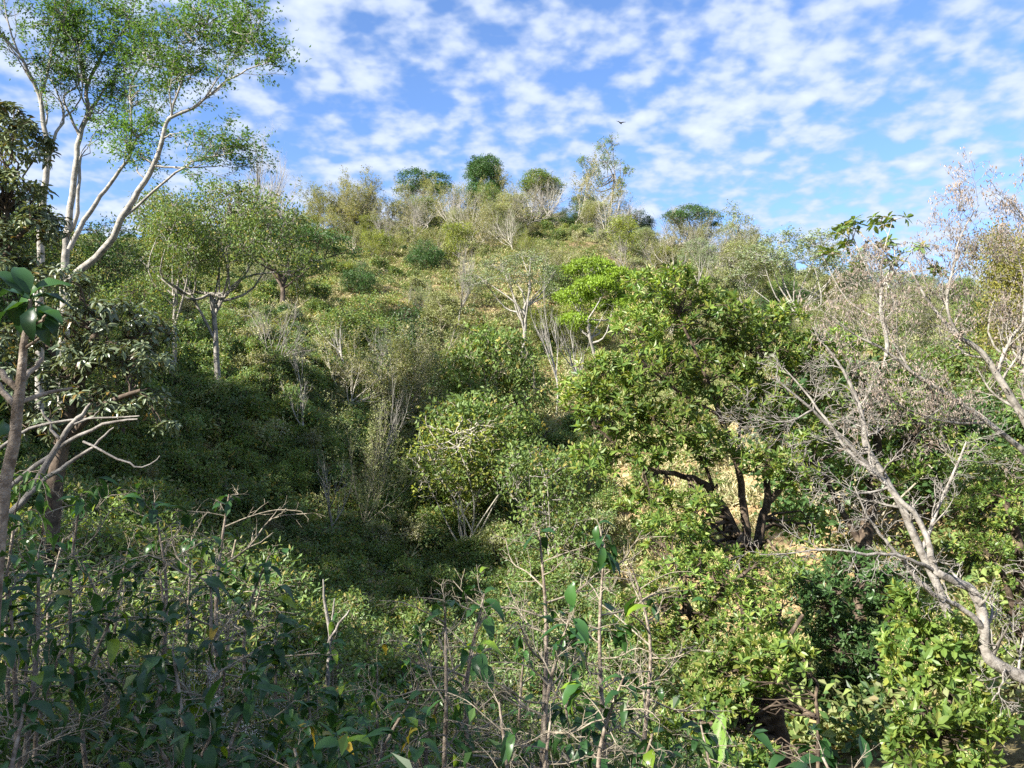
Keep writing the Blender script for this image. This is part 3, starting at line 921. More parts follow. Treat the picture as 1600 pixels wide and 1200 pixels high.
# dry grass where the slope is open
x, y = field(R1, 16000, 36, 170, -.7, .75, pw=.85)
k = vnoise(x, y, .11, 5) + R1.normal(0, .35, len(x)) + .25 + 1.6 * (np.hypot((x - 2) / 14, (y - 102) / 20) < 1)
x, y = x[k > .1], y[k > .1]
scatter('dry_grass', ['grass_dry', 'grass_tall'], np.stack([x, y, hz(x, y)], 1), R1.uniform(.7, 1.6, len(x)), seed=3)
# small bushes that merge into one another
x, y = field(R1, 2900, 42, 175, -.74, .74, pw=1.0)
k = vnoise(x, y, .09, 8) + R1.normal(0, .5, len(x))
sel = (k > -.55) & ~((np.hypot((x - 2) / 14, (y - 102) / 20) < 1) & (R1.random(len(x)) < .75)) & ~((x > 3.5) & (y < 60) & (R1.random(len(x)) < .6))
x, y = x[sel], y[sel]
scatter('hillside_scrub', ['shrub_mid', 'shrub_olive', 'shrub_dark', 'shrub_tan', 'shrub_bright'], np.stack([x, y, hz(x, y) - .1], 1), R1.uniform(.55, 1.25, len(x)),
        probs=[.29, .31, .07, .24, .09], seed=4)
# coffee planted all over the hollow and the shaded slope
x, y = field(R1, 2000, 16, 60, -.8, .12, pw=.8)
scatter('coffee_plantation', ['coffee_a', 'coffee_b', 'coffee_c', 'shrub_tan', 'shrub_bright'], np.stack([x, y, hz(x, y) - .15], 1), R1.uniform(.5, 1.1, len(x)), probs=[.31, .28, .28, .08, .05], seed=5)

# ------------------------------------------------------------------ countable trees, built from the prototypes
BUILT = {}


def place(key, name, label, cat, x, y, H=None, sc=None, group=None, rz=None, wx=1.0, sink=.1, seed=None, swap=None):
    r = np.random.default_rng(int(abs(x * 131 + y * 977) * 10) + 5)
    d = PROTO[key]
    s = sc if sc is not None else H / d['H']
    rz = r.random() * 6.28 if rz is None else rz
    root = empty(name, (x, y, hz1(x, y) - sink), label, cat, group, rz, (s * wx, s * wx, s))
    for (nm, me, mat, _) in d['parts']:
        if swap and nm == 'crown':
            c = BUILT.get((key, swap))
            if c is None:
                c = me.copy(); c.materials.clear(); c.materials.append(MT[swap]); BUILT[(key, swap)] = c
            me = c
        o = obj(nm, me, mat, root)
    return root


def place_px(key, name, label, cat, px, ptop, Y, **kw):
    """a tree whose top shows at pixel (px, ptop), Y metres ahead, standing on the terrain"""
    p = unp(px, ptop, Y)
    g = hz1(p[0], Y)
    H = max(1.0, p[2] - g)
    return place(key, name, label, cat, p[0], Y, H=H, **kw)


# the hilltop, one by one (px, top row, distance)
TREES = [
    ('dome', 'dome_tree', 'dark green tree with tall dome-shaped crown standing alone on the hilltop', 'tree', 757, 243, 156, dict(wx=.95)),
    ('round', 'round_tree', 'dark green round-headed tree on the hilltop, left of the tall dome-shaped one', 'tree', 662, 261, 158, dict(wx=1.25)),
    ('round', 'round_tree', 'green rounded tree on the hilltop beside the brown twiggy crown', 'tree', 846, 263, 154, dict(wx=1.4, rz=1.2, swap='mid')),
    ('sparse', 'tall_sparse_tree', 'tallest tree on the ridge, open grey-green crown with gaps of sky', 'tree', 950, 206, 150, dict(rz=0.0, wx=.80, swap='mid')),
    ('tan_b', 'twiggy_tree', 'brown twiggy tree with many pale stems just left of the tall open tree', 'tree', 903, 254, 148, dict(wx=1.0)),
    ('bushy_b', 'small_evergreen', 'small dark green tree on the ridge between tall open tree and broad one', 'tree', 1002, 328, 158, dict(wx=.9)),
    ('broadtop', 'broad_tree', 'broad dark green tree on the right shoulder of the hill', 'tree', 1080, 315, 150, dict(rz=.2, wx=1.25, swap='round')),
    ('poplar', 'slender_open_tree', 'slender pale tree with thin airy crown beside the broad dark tree', 'tree', 1150, 313, 140, dict(rz=0.0, wx=.95)),
    ('cecropia', 'big_leaved_tree', 'sparse tree with a few large leaf clusters against the sky at right', 'tree', 1368, 332, 60, dict(rz=0.0, wx=1.0)),
    ('bushy_a', 'small_tree', 'small green crown peeping over scrub below the sparse large-leaved tree', 'tree', 1338, 414, 120, dict(swap='round')),
    ('broom_a', 'leafless_tree', 'white leafless tree with forked trunk below the tall dome-shaped tree', 'tree', 704, 280, 136, dict(wx=.9)),
    ('broom_b', 'leafless_tree', 'pale leafless tree standing in front of the round-headed tree', 'tree', 655, 300, 138, dict(wx=.8)),
    ('broom_a', 'leafless_tree', 'tall bare grey tree on the skyline behind the leafy tree at left', 'tree', 385, 236, 95, dict(wx=1.1)),
    ('broom_b', 'leafless_tree', 'bare grey tree on the skyline right of the tallest bare one at left', 'tree', 440, 283, 110, dict(wx=1.2)),
    ('bushy_b', 'evergreen_shrub', 'dense dark green bush under the tall open tree on the ridge', 'tree', 888, 325, 140, dict(wx=.9)),
    ('broom_c', 'leafless_tree', 'bare pinkish grey tree at the edge of the orange soil patch', 'tree', 935, 338, 128, dict(wx=.75)),
    ('broom_c', 'leafless_tree', 'low bare pale tree just left of the bright yellow-green tree top', 'tree', 968, 345, 126, dict(wx=.7)),
    ('feather_a', 'feathery_tree', 'wide feathery grey-green tree with many white stems right of the slender tree', 'tree', 1245, 350, 92, dict(rz=0.0, wx=1.15)),
    ('feather_b', 'feathery_tree', 'feathery olive tree under the slender open tree', 'tree', 1165, 372, 96, dict(rz=.8, wx=.9)),
    ('feather_a', 'feathery_tree', 'feathery grey tree below the broad dark tree on the shoulder', 'tree', 1090, 368, 110, dict(rz=2.2, wx=.8)),
    ('flatgrey', 'white_trunk_tree', 'flat-topped grey-green tree with leaning white trunk in the middle of the slope', 'tree', 815, 388, 74, dict(rz=0.0, wx=1.0)),
    ('broom_a', 'leafless_tree', 'white leafless tree shaped like a broom in the middle of the slope', 'tree', 716, 392, 84, dict(wx=.85)),
    ('layered', 'bright_tree', 'bright yellow-green layered tree above the big leafy tree', 'tree', 930, 388, 72, dict(rz=0.0, wx=.78)),
    ('sapling', 'slender_white_tree', 'thin forked white sapling between the leaning white trunk and bright tree', 'tree', 868, 440, 64, dict(wx=.8)),
    ('umbrella', 'umbrella_tree', 'flat green umbrella-shaped tree at the end of the left crowns', 'tree', 438, 342, 76, dict(rz=.5, wx=1.1, swap='round')),
    ('broom_c', 'leafless_tree', 'rounded grey leafless tree above the lit grassy slope at left', 'tree', 428, 448, 52, dict(wx=.85)),
    ('bushy_b', 'dark_tree', 'dark green bushy tree with white branches behind the tan thicket', 'tree', 560, 462, 66, dict(wx=1.2, swap='mid')),
    ('bushy_b', 'dark_tree', 'smaller dark bushy tree right of the one with white branches', 'tree', 628, 486, 64, dict(wx=.8, swap='dark')),
    ('tan_a', 'tan_tree', 'large tan twiggy tree with several white stems above the shadow edge', 'tree', 548, 512, 54, dict(wx=1.05)),
    ('tan_c', 'tan_tree', 'large tan twiggy tree with a thick pale trunk in the lower slope', 'tree', 655, 516, 56, dict(wx=1.0)),
    ('tan_b', 'tan_tree', 'tan twiggy tree between the two large ones on the lower slope', 'tree', 608, 530, 55, dict(wx=.8)),
    ('bushy_a', 'green_tree', 'dense green tree with dark hollows below the flat-topped white-trunked tree', 'tree', 768, 512, 56, dict(wx=.8, swap='mid')),
    ('bushy_a', 'broad_bush', 'broad mid-green bushy tree in the lower middle of the slope', 'tree', 748, 616, 46, dict(rz=0.0, wx=.95)),
    ('youngtan', 'sapling_clump', 'pale clump of thin upright stems below the broad mid-green bushy tree', 'tree', 728, 640, 43, dict(wx=1.1)),
    ('bushy_c', 'olive_tree', 'low olive tree with crooked trunk right of the clump of thin stems', 'tree', 860, 685, 38, dict(rz=1.5, wx=.9, swap='mid')),
    ('sapling', 'pale_sapling', 'pale leafless sapling on the open slope just left of the broom-shaped tree', 'tree', 640, 440, 86, dict(wx=.9)),
    ('deadsap', 'leafless_tree', 'small white leafless tree inside the dark bushy patch on the slope', 'tree', 540, 480, 62, dict(wx=1.0)),
    ('broom_c', 'leafless_tree', 'spreading pale leafless tree behind the two tan trees', 'tree', 600, 500, 60, dict(wx=.9)),
    ('sapling', 'pale_sapling', 'slim white sapling beneath the tan tree with several stems', 'tree', 600, 590, 46, dict(wx=.8)),
    ('deadsap', 'leafless_tree', 'white forked leafless tree left of the big leafy crown', 'tree', 905, 480, 66, dict(wx=.8)),
    ('sapling', 'pale_sapling', 'white sapling below the pair of white-trunked trees', 'tree', 470, 520, 50, dict(wx=.8)),
    ('deadsap', 'leafless_tree', 'low white leafless tree on the lit slope above the shadow edge', 'tree', 480, 570, 46, dict(wx=.9)),
    ('leftcrown', 'white_trunk_tree', 'olive-leaved tree with thick white trunk, right one of the pair on the slope', 'tree', 352, 262, 44, dict(rz=0.0, wx=.85)),
    ('leftcrown', 'white_trunk_tree', 'olive-leaved tree with slimmer white trunk, left one of the pair on the slope', 'tree', 275, 285, 43, dict(rz=2.0, wx=.8)),
    ('deadsap', 'dead_sapling', 'small dead white tree standing in the shaded hollow', 'tree', 512, 690, 38, dict(wx=.8)),
    ('haze_a', 'brown_sapling', 'thin brown twiggy tree half in shadow behind the dead white one', 'tree', 565, 640, 41, dict(wx=.6)),
    ('bushy_c', 'olive_tree', 'rounded olive tree on the right shoulder below the small evergreen', 'tree', 1010, 358, 132, dict(wx=1.3)),
    ('bushy_c', 'olive_tree', 'olive bushy tree at the left of the orange soil patch', 'tree', 800, 300, 136, dict(wx=1.1)),
    ('bushy_a', 'green_tree', 'green bush below the white leafless broom-shaped tree', 'tree', 690, 455, 80, dict(wx=1.0, swap='olive')),
]
for (key, nm, lab, cat, px, pt, Y, kw) in TREES:
    place_px(key, nm, lab, cat, px, pt, Y, **kw)

# the wood along the hilltop and the scrub trees of the slope: alike ones share a label
R2 = np.random.default_rng(200)
cnt = 0
G1 = ('leafless tan twiggy tree in the wood along the hilltop', 'twiggy trees along the hilltop')
G2 = ('olive bushy tree scattered on the upper slope below the hilltop', 'bushy trees on the upper slope')
G3 = ('dark green bushy tree scattered in the gullies of the slope', 'dark trees in the gullies')
SKY = [(380, 330), (450, 325), (500, 302), (540, 292), (580, 296), (610, 305), (640, 300), (690, 290), (730, 292), (780, 296), (830, 305), (870, 315), (920, 322), (960, 340), (1000, 355), (1040, 362), (1100, 372),
       (1160, 392), (1210, 400), (1290, 405), (1350, 430), (1430, 440)]
for (px, pt) in SKY:                                         # the ragged skyline
    Y = 152 - max(0, px - 1000) * .08
    place_px(['tan_a', 'tan_b', 'tan_c', 'broom_b'][int(R2.integers(4))], 'twiggy_tree', G1[0], 'tree', px + R2.normal(0, 8), pt + (18 if 690 < px < 820 else 12 if 620 < px < 880 else 2) + R2.normal(0, 5), Y - 6 + R2.uniform(-7, 5), group=G1[1], wx=R2.uniform(.9, 1.3))
for i in range(80):
    Y = R2.uniform(112, 158)
    px = R2.uniform(330, 1180)
    key = ['tan_a', 'tan_b', 'tan_c', 'broom_b', 'bushy_c', 'broom_c'][int(R2.integers(6))]
    p = unp(px, 400, Y)
    if 830 < px < 960 and Y < 128:
        continue
    if key == 'bushy_c':
        place(key, 'olive_tree', G2[0], 'tree', p[0], Y, H=R2.uniform(4.5, 7), group=G2[1], swap=['umbrella', 'mid', 'grey', 'olive'][int(R2.integers(4))])
    else:
        place(key, 'twiggy_tree', G1[0], 'tree', p[0], Y, H=R2.uniform(5.5, 9), group=G1[1], wx=R2.uniform(.9, 1.25))
for i in range(46):
    Y = R2.uniform(60, 125)
    px = R2.uniform(380, 1500)
    p = unp(px, 400, Y)
    if R2.random() < .36:
        place('bushy_b', 'dark_tree', G3[0], 'tree', p[0], Y, H=R2.uniform(3, 5), group=G3[1], swap=['dark', 'round', 'mid'][int(R2.integers(3))])
    else:
        place(['bushy_c', 'bushy_a', 'haze_a', 'tan_c'][int(R2.integers(4))], 'olive_tree', G2[0], 'tree', p[0], Y, H=R2.uniform(3, 5.2), group=G2[1], swap=[None, 'umbrella', 'mid', 'grey'][int(R2.integers(4))])
for i in range(34):                                          # the far right slope
    Y = R2.uniform(70, 125)
    px = R2.uniform(1150, 1640)
    p = unp(px, 400, Y)
    place(['bushy_c', 'feather_b', 'tan_c', 'bushy_a'][int(R2.integers(4))], 'olive_tree', 'olive scrub tree on the right-hand slope behind the leafless trees', 'tree', p[0], Y, H=R2.uniform(3, 5.5), group='scrub trees on the right-hand slope')

# the dark grove on the left bank
G4 = ('dark leafy tree in the grove on the left bank', 'trees of the left grove')
for (px, pt, Y, w) in [(-60, 300, 34, 1.0), (40, 330, 36, 1.0), (140, 345, 38, 1.0), (-20, 380, 27, .9), (90, 420, 29, .9), (185, 430, 33, .9),
                       (-150, 250, 34, 1.1), (-260, 260, 36, 1.1), (20, 300, 46, 1.1), (-380, 300, 38, 1.1)]:
    place_px('darkgrove', 'grove_tree', G4[0], 'tree', px, pt, Y, group=G4[1], wx=w, swap=('dark' if R2.random() < .6 else 'mid'))
# trees on the crest of the left-hand ridge, outside the picture, that shade the hollow
for i in range(56):
    yy = -48 + i * 1.55
    place('darkgrove', 'ridge_tree', 'dark leafy tree on the ridge to the left', 'tree', -60 + R2.normal(0, 2.2), yy + R2.normal(0, .6), H=(10.3 if yy > -9 else 5.5 if yy > -21 else 8.5) * R2.uniform(.92, 1.05), group='trees on the left ridge', wx=.75)
for (xx, yy, H) in [(-11.5, -3.0, 7.5), (-17.5, -5.0, 9.5), (-9.5, -8.5, 7), (-20, 3.5, 8)]:  # unseen trees left of the camera, added to throw dappled shade on the foreground
    place('leftcrown', 'unseen_shade_tree', 'leafy tree out of view to the left, added to shade the foreground', 'tree', xx, yy, H=H, group='unseen trees added to shade the foreground', wx=.9)
# behind the right-hand trees
G5 = ('leafy green tree behind the leafless trees at right', 'green trees on the right bank')
for (px, pt, Y, k_, sw) in [(1330, 560, 30, 'bushy_a', 'dark'), (1410, 600, 33, 'bushy_a', 'mid'), (1520, 620, 30, 'bushy_a', 'dark'), (1590, 560, 34, 'bushy_b', 'mid'),
                            (1480, 540, 40, 'bushy_a', 'mid'),
                            (1580, 700, 24, 'bushy_a', 'mid'), (1660, 600, 28, 'bushy_a', 'mid')]:
    place_px(k_, 'green_tree', G5[0], 'tree', px, pt, Y, group=G5[1], swap=sw, wx=1.1)
place_px('leftcrown', 'ochre_tree', 'tall ochre-green tree at the right edge behind the tree with seed pods', 'tree', 1590, 335, 34, wx=.72, rz=1.0, swap='ochre')
place_px('darkgrove', 'ochre_tree', 'dense olive-brown tree cut by the right edge of the picture', 'tree', 1625, 350, 37, wx=.8, rz=1.0, swap='ochre')

# ------------------------------------------------------------------ near trees built limb by limb
def limb_px(pts, r=None, wob=0.0, k=None):
    """pts: (px, py, distance, radius in metres) -> smooth polyline and radii"""
    P = np.array([unp(a, b, Y) for (a, b, Y, _) in pts])
    Rr = np.array([q for (_, _, _, q) in pts])
    pp = path(P, k, r, wob)
    kk = len(pp)
    rr = np.interp(np.linspace(0, len(pts) - 1, kk), np.arange(len(pts)), Rr)
    return pp, rr


def to_local(root, *arrs):
    o = np.array(root.location)
    return [a - o for a in arrs]


def blobs_px(lst):
    """(px, py, distance, half-width px, half-height px, depth m)"""
    out = []
    for b in lst:
        px, py, Y, rx, rz, ry = b[:6]
        c = unp(px, py, Y)
        out.append((c[0], c[1], c[2], rx * Y / F, ry, rz * Y / F, b[6] if len(b) > 6 else 1.0))
    return out


def ext(pp, rr, sides):
    return pp[None], rr[None], sides


UNIT_LEAF = {}


def unit_leaf(kind, mat, aspect, curl):
    k = (kind, mat.name, round(aspect, 2), curl)
    if k not in UNIT_LEAF:
        me = leaves_mesh('leaf_' + mat.name, [(np.zeros((1, 3)), np.array([[0, 1., 0]]), np.array([[0, 0, 1.]]), np.array([1.0]), np.array([aspect]), kind, curl)], np.random.default_rng(3))
        me.materials.append(mat)
        me.attributes.remove(me.attributes['rnd'])
        if kind == 'b':
            me.polygons.foreach_set('use_smooth', np.ones(len(me.polygons), bool))
        UNIT_LEAF[k] = me
    return UNIT_LEAF[k]


def leaf_objects(root, P, D, U, L, me, name='leaf'):
    """one object per leaf; P in the root's frame"""
    D = nrm(D); U = nrm(U - (U * D).sum(-1, keepdims=True) * D); S = np.cross(D, U)
    for i in range(len(P)):
        o = bpy.data.objects.new(name, me)
        C.objects.link(o)
        o.parent = root
        m = Matrix(((S[i, 0] * L[i], D[i, 0] * L[i], U[i, 0] * L[i], P[i, 0]),
                    (S[i, 1] * L[i], D[i, 1] * L[i], U[i, 1] * L[i], P[i, 1]),
                    (S[i, 2] * L[i], D[i, 2] * L[i], U[i, 2] * L[i], P[i, 2]), (0, 0, 0, 1)))
        o.matrix_local = m


def split_leaves(root, groups, lmat, r, n_obj, name='foliage'):
    """the n_obj leaves nearest to the camera become leaf objects, the rest one mesh"""
    g = groups[0]
    P, D, U, L, W, kind, curl = g
    L = np.broadcast_to(L, (len(P),)); W = np.broadcast_to(W, (len(P),))
    loc = np.array(root.location)
    wp = P + loc
    fy = wp[:, 1]
    inside = (np.abs(wp[:, 0] / fy) < .66) & (wp[:, 2] / fy < .55) & (wp[:, 2] / fy > -.47)
    score = np.linalg.norm(wp, axis=1) + np.where(inside, 0, 1e4)
    order = np.argsort(score)
    a, b = order[:n_obj], order[n_obj:]
    if n_obj:
        leaf_objects(root, P[a], D[a], U[a], L[a], unit_leaf(kind, lmat, float(np.mean(W / L)), curl))
    rest = [(P[b], D[b], U[b], L[b], W[b], kind, curl)] + list(groups[1:])
    o = obj(name, leaves_mesh(name, rest, r), lmat, root)
    tag(o, kind='stuff')
    return o


def custom(name, label, cat, seed, limbs_px, blobs, nsec, ntip, wmat, lmat, leaffn, r_tip=.005, lift=.08, flat=.3, lo=.6, group=None, n_obj=0,
           f0=.35, wob=.015, base=None, extra=None, leafname='foliage', twigmat=None, sides=(9, 6), k2=5, sec_r=.45):
    r = np.random.default_rng(seed)
    limbs = [limb_px(p, r, wob) for p in limbs_px]
    b0 = limbs[0][0][0] if base is None else np.array(base)
    root = empty(name, tuple(b0), label, cat, group)
    L_ = [(p - b0, q) for (p, q) in limbs]
    obj('trunk', wood_mesh('trunk', [ext(*L_[0], sides[0])]), wmat, root)
    if len(L_) > 1:
        for (p, q) in L_[1:]:
            obj('limb', wood_mesh('limb', [ext(p, q, sides[0] - 2)]), wmat, root)
    if blobs:
        bl = [(b[0] - b0[0], b[1] - b0[1], b[2] - b0[2], *b[3:]) for b in blobs_px(blobs)]
        a, b = fill(r, [(p, q, f0) for (p, q) in L_], bl, nsec, ntip, r_tip=r_tip, lift=lift, flat=flat, lo=lo, sec_sides=5, k2=k2, sec_r=sec_r)
        w = obj('branches', wood_mesh('branches', [a, b]), twigmat or wmat, root)
        tag(w, kind='stuff')
        T, D = tips_of(b[0])
        if leaffn:
            split_leaves(root, leaffn(r, T, D, b[0]), lmat, r, n_obj)
        if extra:
            extra(r, root, T, D, b[0])
    return root


def ros(m=8, L=.15, W=.055, tilt=(.55, 1.35), kind='q', upb=.6, more=None):
    def f(r, T, D, Q):
        g = [rosette(r, T, D, m, L, W, tilt=tilt, kind=kind, upb=upb, jit=.05)]
        k = r.random(len(T)) < .6
        g.append(rosette(r, Q[k, -2], D[k], 4, L * .9, W, tilt=(.8, 1.5), kind=kind, upb=upb, jit=.05))
        return g
    return f


def panicles(share=.35, s=.09):
    def f(r, root, T, D, Q):
        k = r.random(len(T)) < share
        if k.sum() == 0:
            return
        ax = nrm(D[k] * .5 + UP)
        P = np.repeat(T[k], 26, 0)
        A = np.repeat(ax, 26, 0)
        t = r.random((len(P), 1))
        P = P + A * t * s * 1.5 + r.normal(0, 1, P.shape) * s * .38 * (1.15 - t)
        D2 = nrm(A + rdir(r, len(P)))
        o = obj('flower_panicles', leaves_mesh('flower_panicles', [(P, D2, rdir(r, len(P)), s * .30 * r.uniform(.6, 1.3, len(P)), s * .14, 'q', .1)], r), MT['panicle'], root)
        tag(o, kind='stuff')
    return f


# --- tall slender trees with feathery leaves, upper left (about 22 m away)
def feath(m=26, rad=.30, L=.115, W=.05):
    return lambda r, T, D, Q: [puff(r, T, rad, m, L, W, flat=.55), along(r, Q, 10, .2, L, W, off=.06)]


Yl = 22.0


def feathery(name, label, cat, seed, limbs_px, blobs, nsec, ntip, wmat, lmat, lf, **kw):
    root = custom(name, label, cat, seed, limbs_px, blobs, nsec, ntip, wmat, lmat, lf, **kw)
    r = np.random.default_rng(seed + 40)
    b0 = np.array(root.location)
    PP, RR = [], []
    for pts_ in limbs_px:
        pts_ = [p_ for p_ in pts_ if p_[1] < 290]
        if len(pts_) < 3:
            continue
        p_, q_ = limb_px(pts_, r, 0.0, k=14)
        PP.append(p_ - b0); RR.append(q_)
    P, Rr = np.stack(PP), np.stack(RR)
    P1, R1_ = grow(r, P, Rr, 7, .2, 1.0, .55, 1.5, k=8, wob=.10, up=.07, rs=.5, tip=.3)
    P2, R2_ = grow(r, P1, np.maximum(R1_, .008), 6, .25, 1.0, .65, .62, k=5, wob=.14, up=.03, rs=.6, tip=.4)
    o = obj('upper_branches', wood_mesh('upper_branches', [(P1, np.maximum(R1_, .007), 4), (P2, np.maximum(R2_, .004), 3)]), wmat, root)
    tag(o, kind='stuff')
    sel = r.random(len(P2)) < .72
    g = [along(r, P2[sel], 26, .2, .11, .046, off=.10, zd=-.1)]
    o = obj('upper_foliage', leaves_mesh('upper_foliage', g, r), lmat, root)
    tag(o, kind='stuff')


feathery('feathery_tree', 'tall white-barked tree nearest the left edge, forking in front of the sky', 'tree', 301,
       [[(62, 640, Yl, 0.116), (63, 520, Yl, 0.110), (64, 435, Yl, 0.099), (64, 350, Yl, 0.093), (72, 280, Yl, 0.084), (76, 235, Yl, 0.075), (68, 195, Yl, 0.064), (61, 150, Yl, 0.055), (45, 112, Yl - .3, 0.046), (30, 85, Yl - .5, 0.038), (5, 55, Yl - .8, 0.029), (-20, 30, Yl - 1, 0.017)],
        [(61, 150, Yl, 0.046), (75, 118, Yl, 0.035), (82, 80, Yl + .3, 0.029), (95, 40, Yl + .6, 0.020), (108, -10, Yl + .8, 0.012)],
        [(76, 235, Yl, 0.052), (88, 208, Yl + .2, 0.041), (100, 183, Yl + .4, 0.032), (92, 150, Yl + .4, 0.023), (80, 128, Yl + .5, 0.017), (50, 95, Yl + .6, 0.012)],
        [(30, 85, Yl - .5, 0.029), (14, 40, Yl - .6, 0.020), (6, -10, Yl - .7, 0.012)],
        [(100, 183, Yl + .4, 0.026), (120, 165, Yl + .4, 0.020), (130, 130, Yl + .2, 0.017), (118, 80, Yl, 0.012), (100, 40, Yl, 0.007)]],
       [(90, 60, Yl, 40, 32, .9), (70, 10, Yl, 40, 32, .9), (70, 105, Yl, 24, 20, .6), (115, 95, Yl, 24, 22, .6), (105, 20, Yl, 28, 30, .7), (125, -10, Yl, 24, 25, .7)], 60, 170, BK['white'], MT['feather'], feath(10), r_tip=.006, lo=.1, f0=.55)
feathery('feathery_tree', 'tall white-barked tree with several straight stems in the middle of the left group', 'tree', 302,
       [[(98, 640, Yl + .6, 0.139), (100, 520, Yl + .6, 0.128), (101, 424, Yl + .6, 0.110), (104, 370, Yl + .6, 0.099), (110, 325, Yl + .7, 0.090), (118, 262, Yl + .8, 0.081), (125, 215, Yl + .9, 0.072), (138, 175, Yl + 1, 0.064), (136, 140, Yl + 1, 0.052), (155, 95, Yl + 1, 0.043), (175, 68, Yl + 1, 0.035), (195, 45, Yl + 1, 0.026), (210, 10, Yl + 1, 0.017), (214, -30, Yl + 1, 0.012)],
        [(104, 370, Yl + .6, 0.064), (118, 345, Yl + .4, 0.058), (122, 300, Yl + .4, 0.049), (126, 245, Yl + .6, 0.035)],
        [(138, 175, Yl + 1, 0.041), (160, 145, Yl + .8, 0.029), (183, 120, Yl + .6, 0.020), (200, 100, Yl + .6, 0.012)],
        [(125, 215, Yl + .9, 0.046), (110, 180, Yl + .7, 0.035), (100, 150, Yl + .6, 0.029), (122, 132, Yl + .5, 0.026), (118, 90, Yl + .3, 0.020), (108, 30, Yl + .2, 0.012)],
        [(136, 140, Yl + 1, 0.035), (125, 95, Yl + 1.2, 0.026), (108, 55, Yl + 1.3, 0.020), (103, 5, Yl + 1.4, 0.012)]],
       [(175, 85, Yl + .9, 45, 32, .9), (150, 30, Yl + .9, 50, 32, .9), (200, 30, Yl + 1, 40, 37, .8), (180, 150, Yl + .8, 31, 30, .7), (160, 190, Yl + .7, 26, 22, .6), (225, 60, Yl + .6, 28, 30, .7), (95, 110, Yl + .6, 21, 27, .6)], 90, 260, BK['white'], MT['feather'], feath(11), r_tip=.006, lo=.1, f0=.5)
feathery('feathery_tree', 'white-barked tree leaning far out to the right with broad feathery crown, upper left', 'tree', 303,
       [[(96, 620, Yl + .2, 0.139), (100, 500, Yl + .2, 0.128), (110, 440, Yl + .2, 0.116), (141, 409, Yl + .2, 0.099), (169, 382, Yl, 0.096), (191, 341, Yl - .2, 0.087), (217, 296, Yl - .3, 0.078), (240, 259, Yl - .4, 0.070), (255, 214, Yl - .5, 0.058), (266, 184, Yl - .5, 0.052), (300, 169, Yl - .6, 0.041), (326, 150, Yl - .7, 0.034), (356, 125, Yl - .8, 0.026), (386, 109, Yl - .9, 0.019), (414, 100, Yl - 1, 0.012)],
        [(108, 390, Yl + .3, 0.075), (131, 345, Yl + .4, 0.070), (157, 307, Yl + .4, 0.058), (180, 277, Yl + .4, 0.049), (199, 252, Yl + .4, 0.041), (215, 215, Yl + .4, 0.032), (240, 195, Yl + .3, 0.020)],
        [(191, 341, Yl - .2, 0.043), (225, 312, Yl - .3, 0.038), (262, 280, Yl - .5, 0.032), (300, 255, Yl - .7, 0.026), (337, 244, Yl - .8, 0.019), (375, 240, Yl - .9, 0.012)],
        [(199, 252, Yl + .4, 0.035), (205, 205, Yl + .5, 0.035), (203, 150, Yl + .5, 0.032), (210, 120, Yl + .5, 0.023), (228, 90, Yl + .4, 0.012)],
        [(266, 184, Yl - .5, 0.035), (276, 150, Yl - .4, 0.029), (292, 108, Yl - .3, 0.024), (296, 80, Yl - .3, 0.017), (320, 45, Yl - .3, 0.010)],
        [(326, 150, Yl - .7, 0.020), (345, 115, Yl - .6, 0.017), (372, 85, Yl - .6, 0.013), (395, 65, Yl - .7, 0.007)],
        [(240, 259, Yl - .4, 0.035), (275, 262, Yl - .5, 0.026), (310, 262, Yl - .6, 0.017), (345, 258, Yl - .6, 0.009)]],
       [(290, 60, Yl - .3, 50, 37, 1.0), (340, 40, Yl - .4, 50, 40, .9), (375, 18, Yl - .5, 40, 27, .8), (405, 75, Yl - .8, 43, 30, .9), (428, 95, Yl - .9, 19, 15, .5), (290, 115, Yl - .3, 52, 27, .9), (250, 100, Yl, 38, 37, .9), (240, 145, Yl, 48, 27, .9), (180, 195, Yl + .3, 40, 17, .7), (230, 205, Yl + .2, 40, 22, .8),
        (320, 215, Yl - .6, 52, 16, .8), (370, 228, Yl - .8, 45, 17, .7), (200, 235, Yl + .2, 48, 20, .8), (230, 250, Yl, 36, 17, .6), (355, 75, Yl - .5, 36, 32, .7), (260, 30, Yl, 36, 30, .8), (315, 10, Yl - .3, 48, 25, .8)],
       190, 520, BK['white'], MT['feather'], feath(12), r_tip=.006, lo=.1, f0=.4, flat=.5)

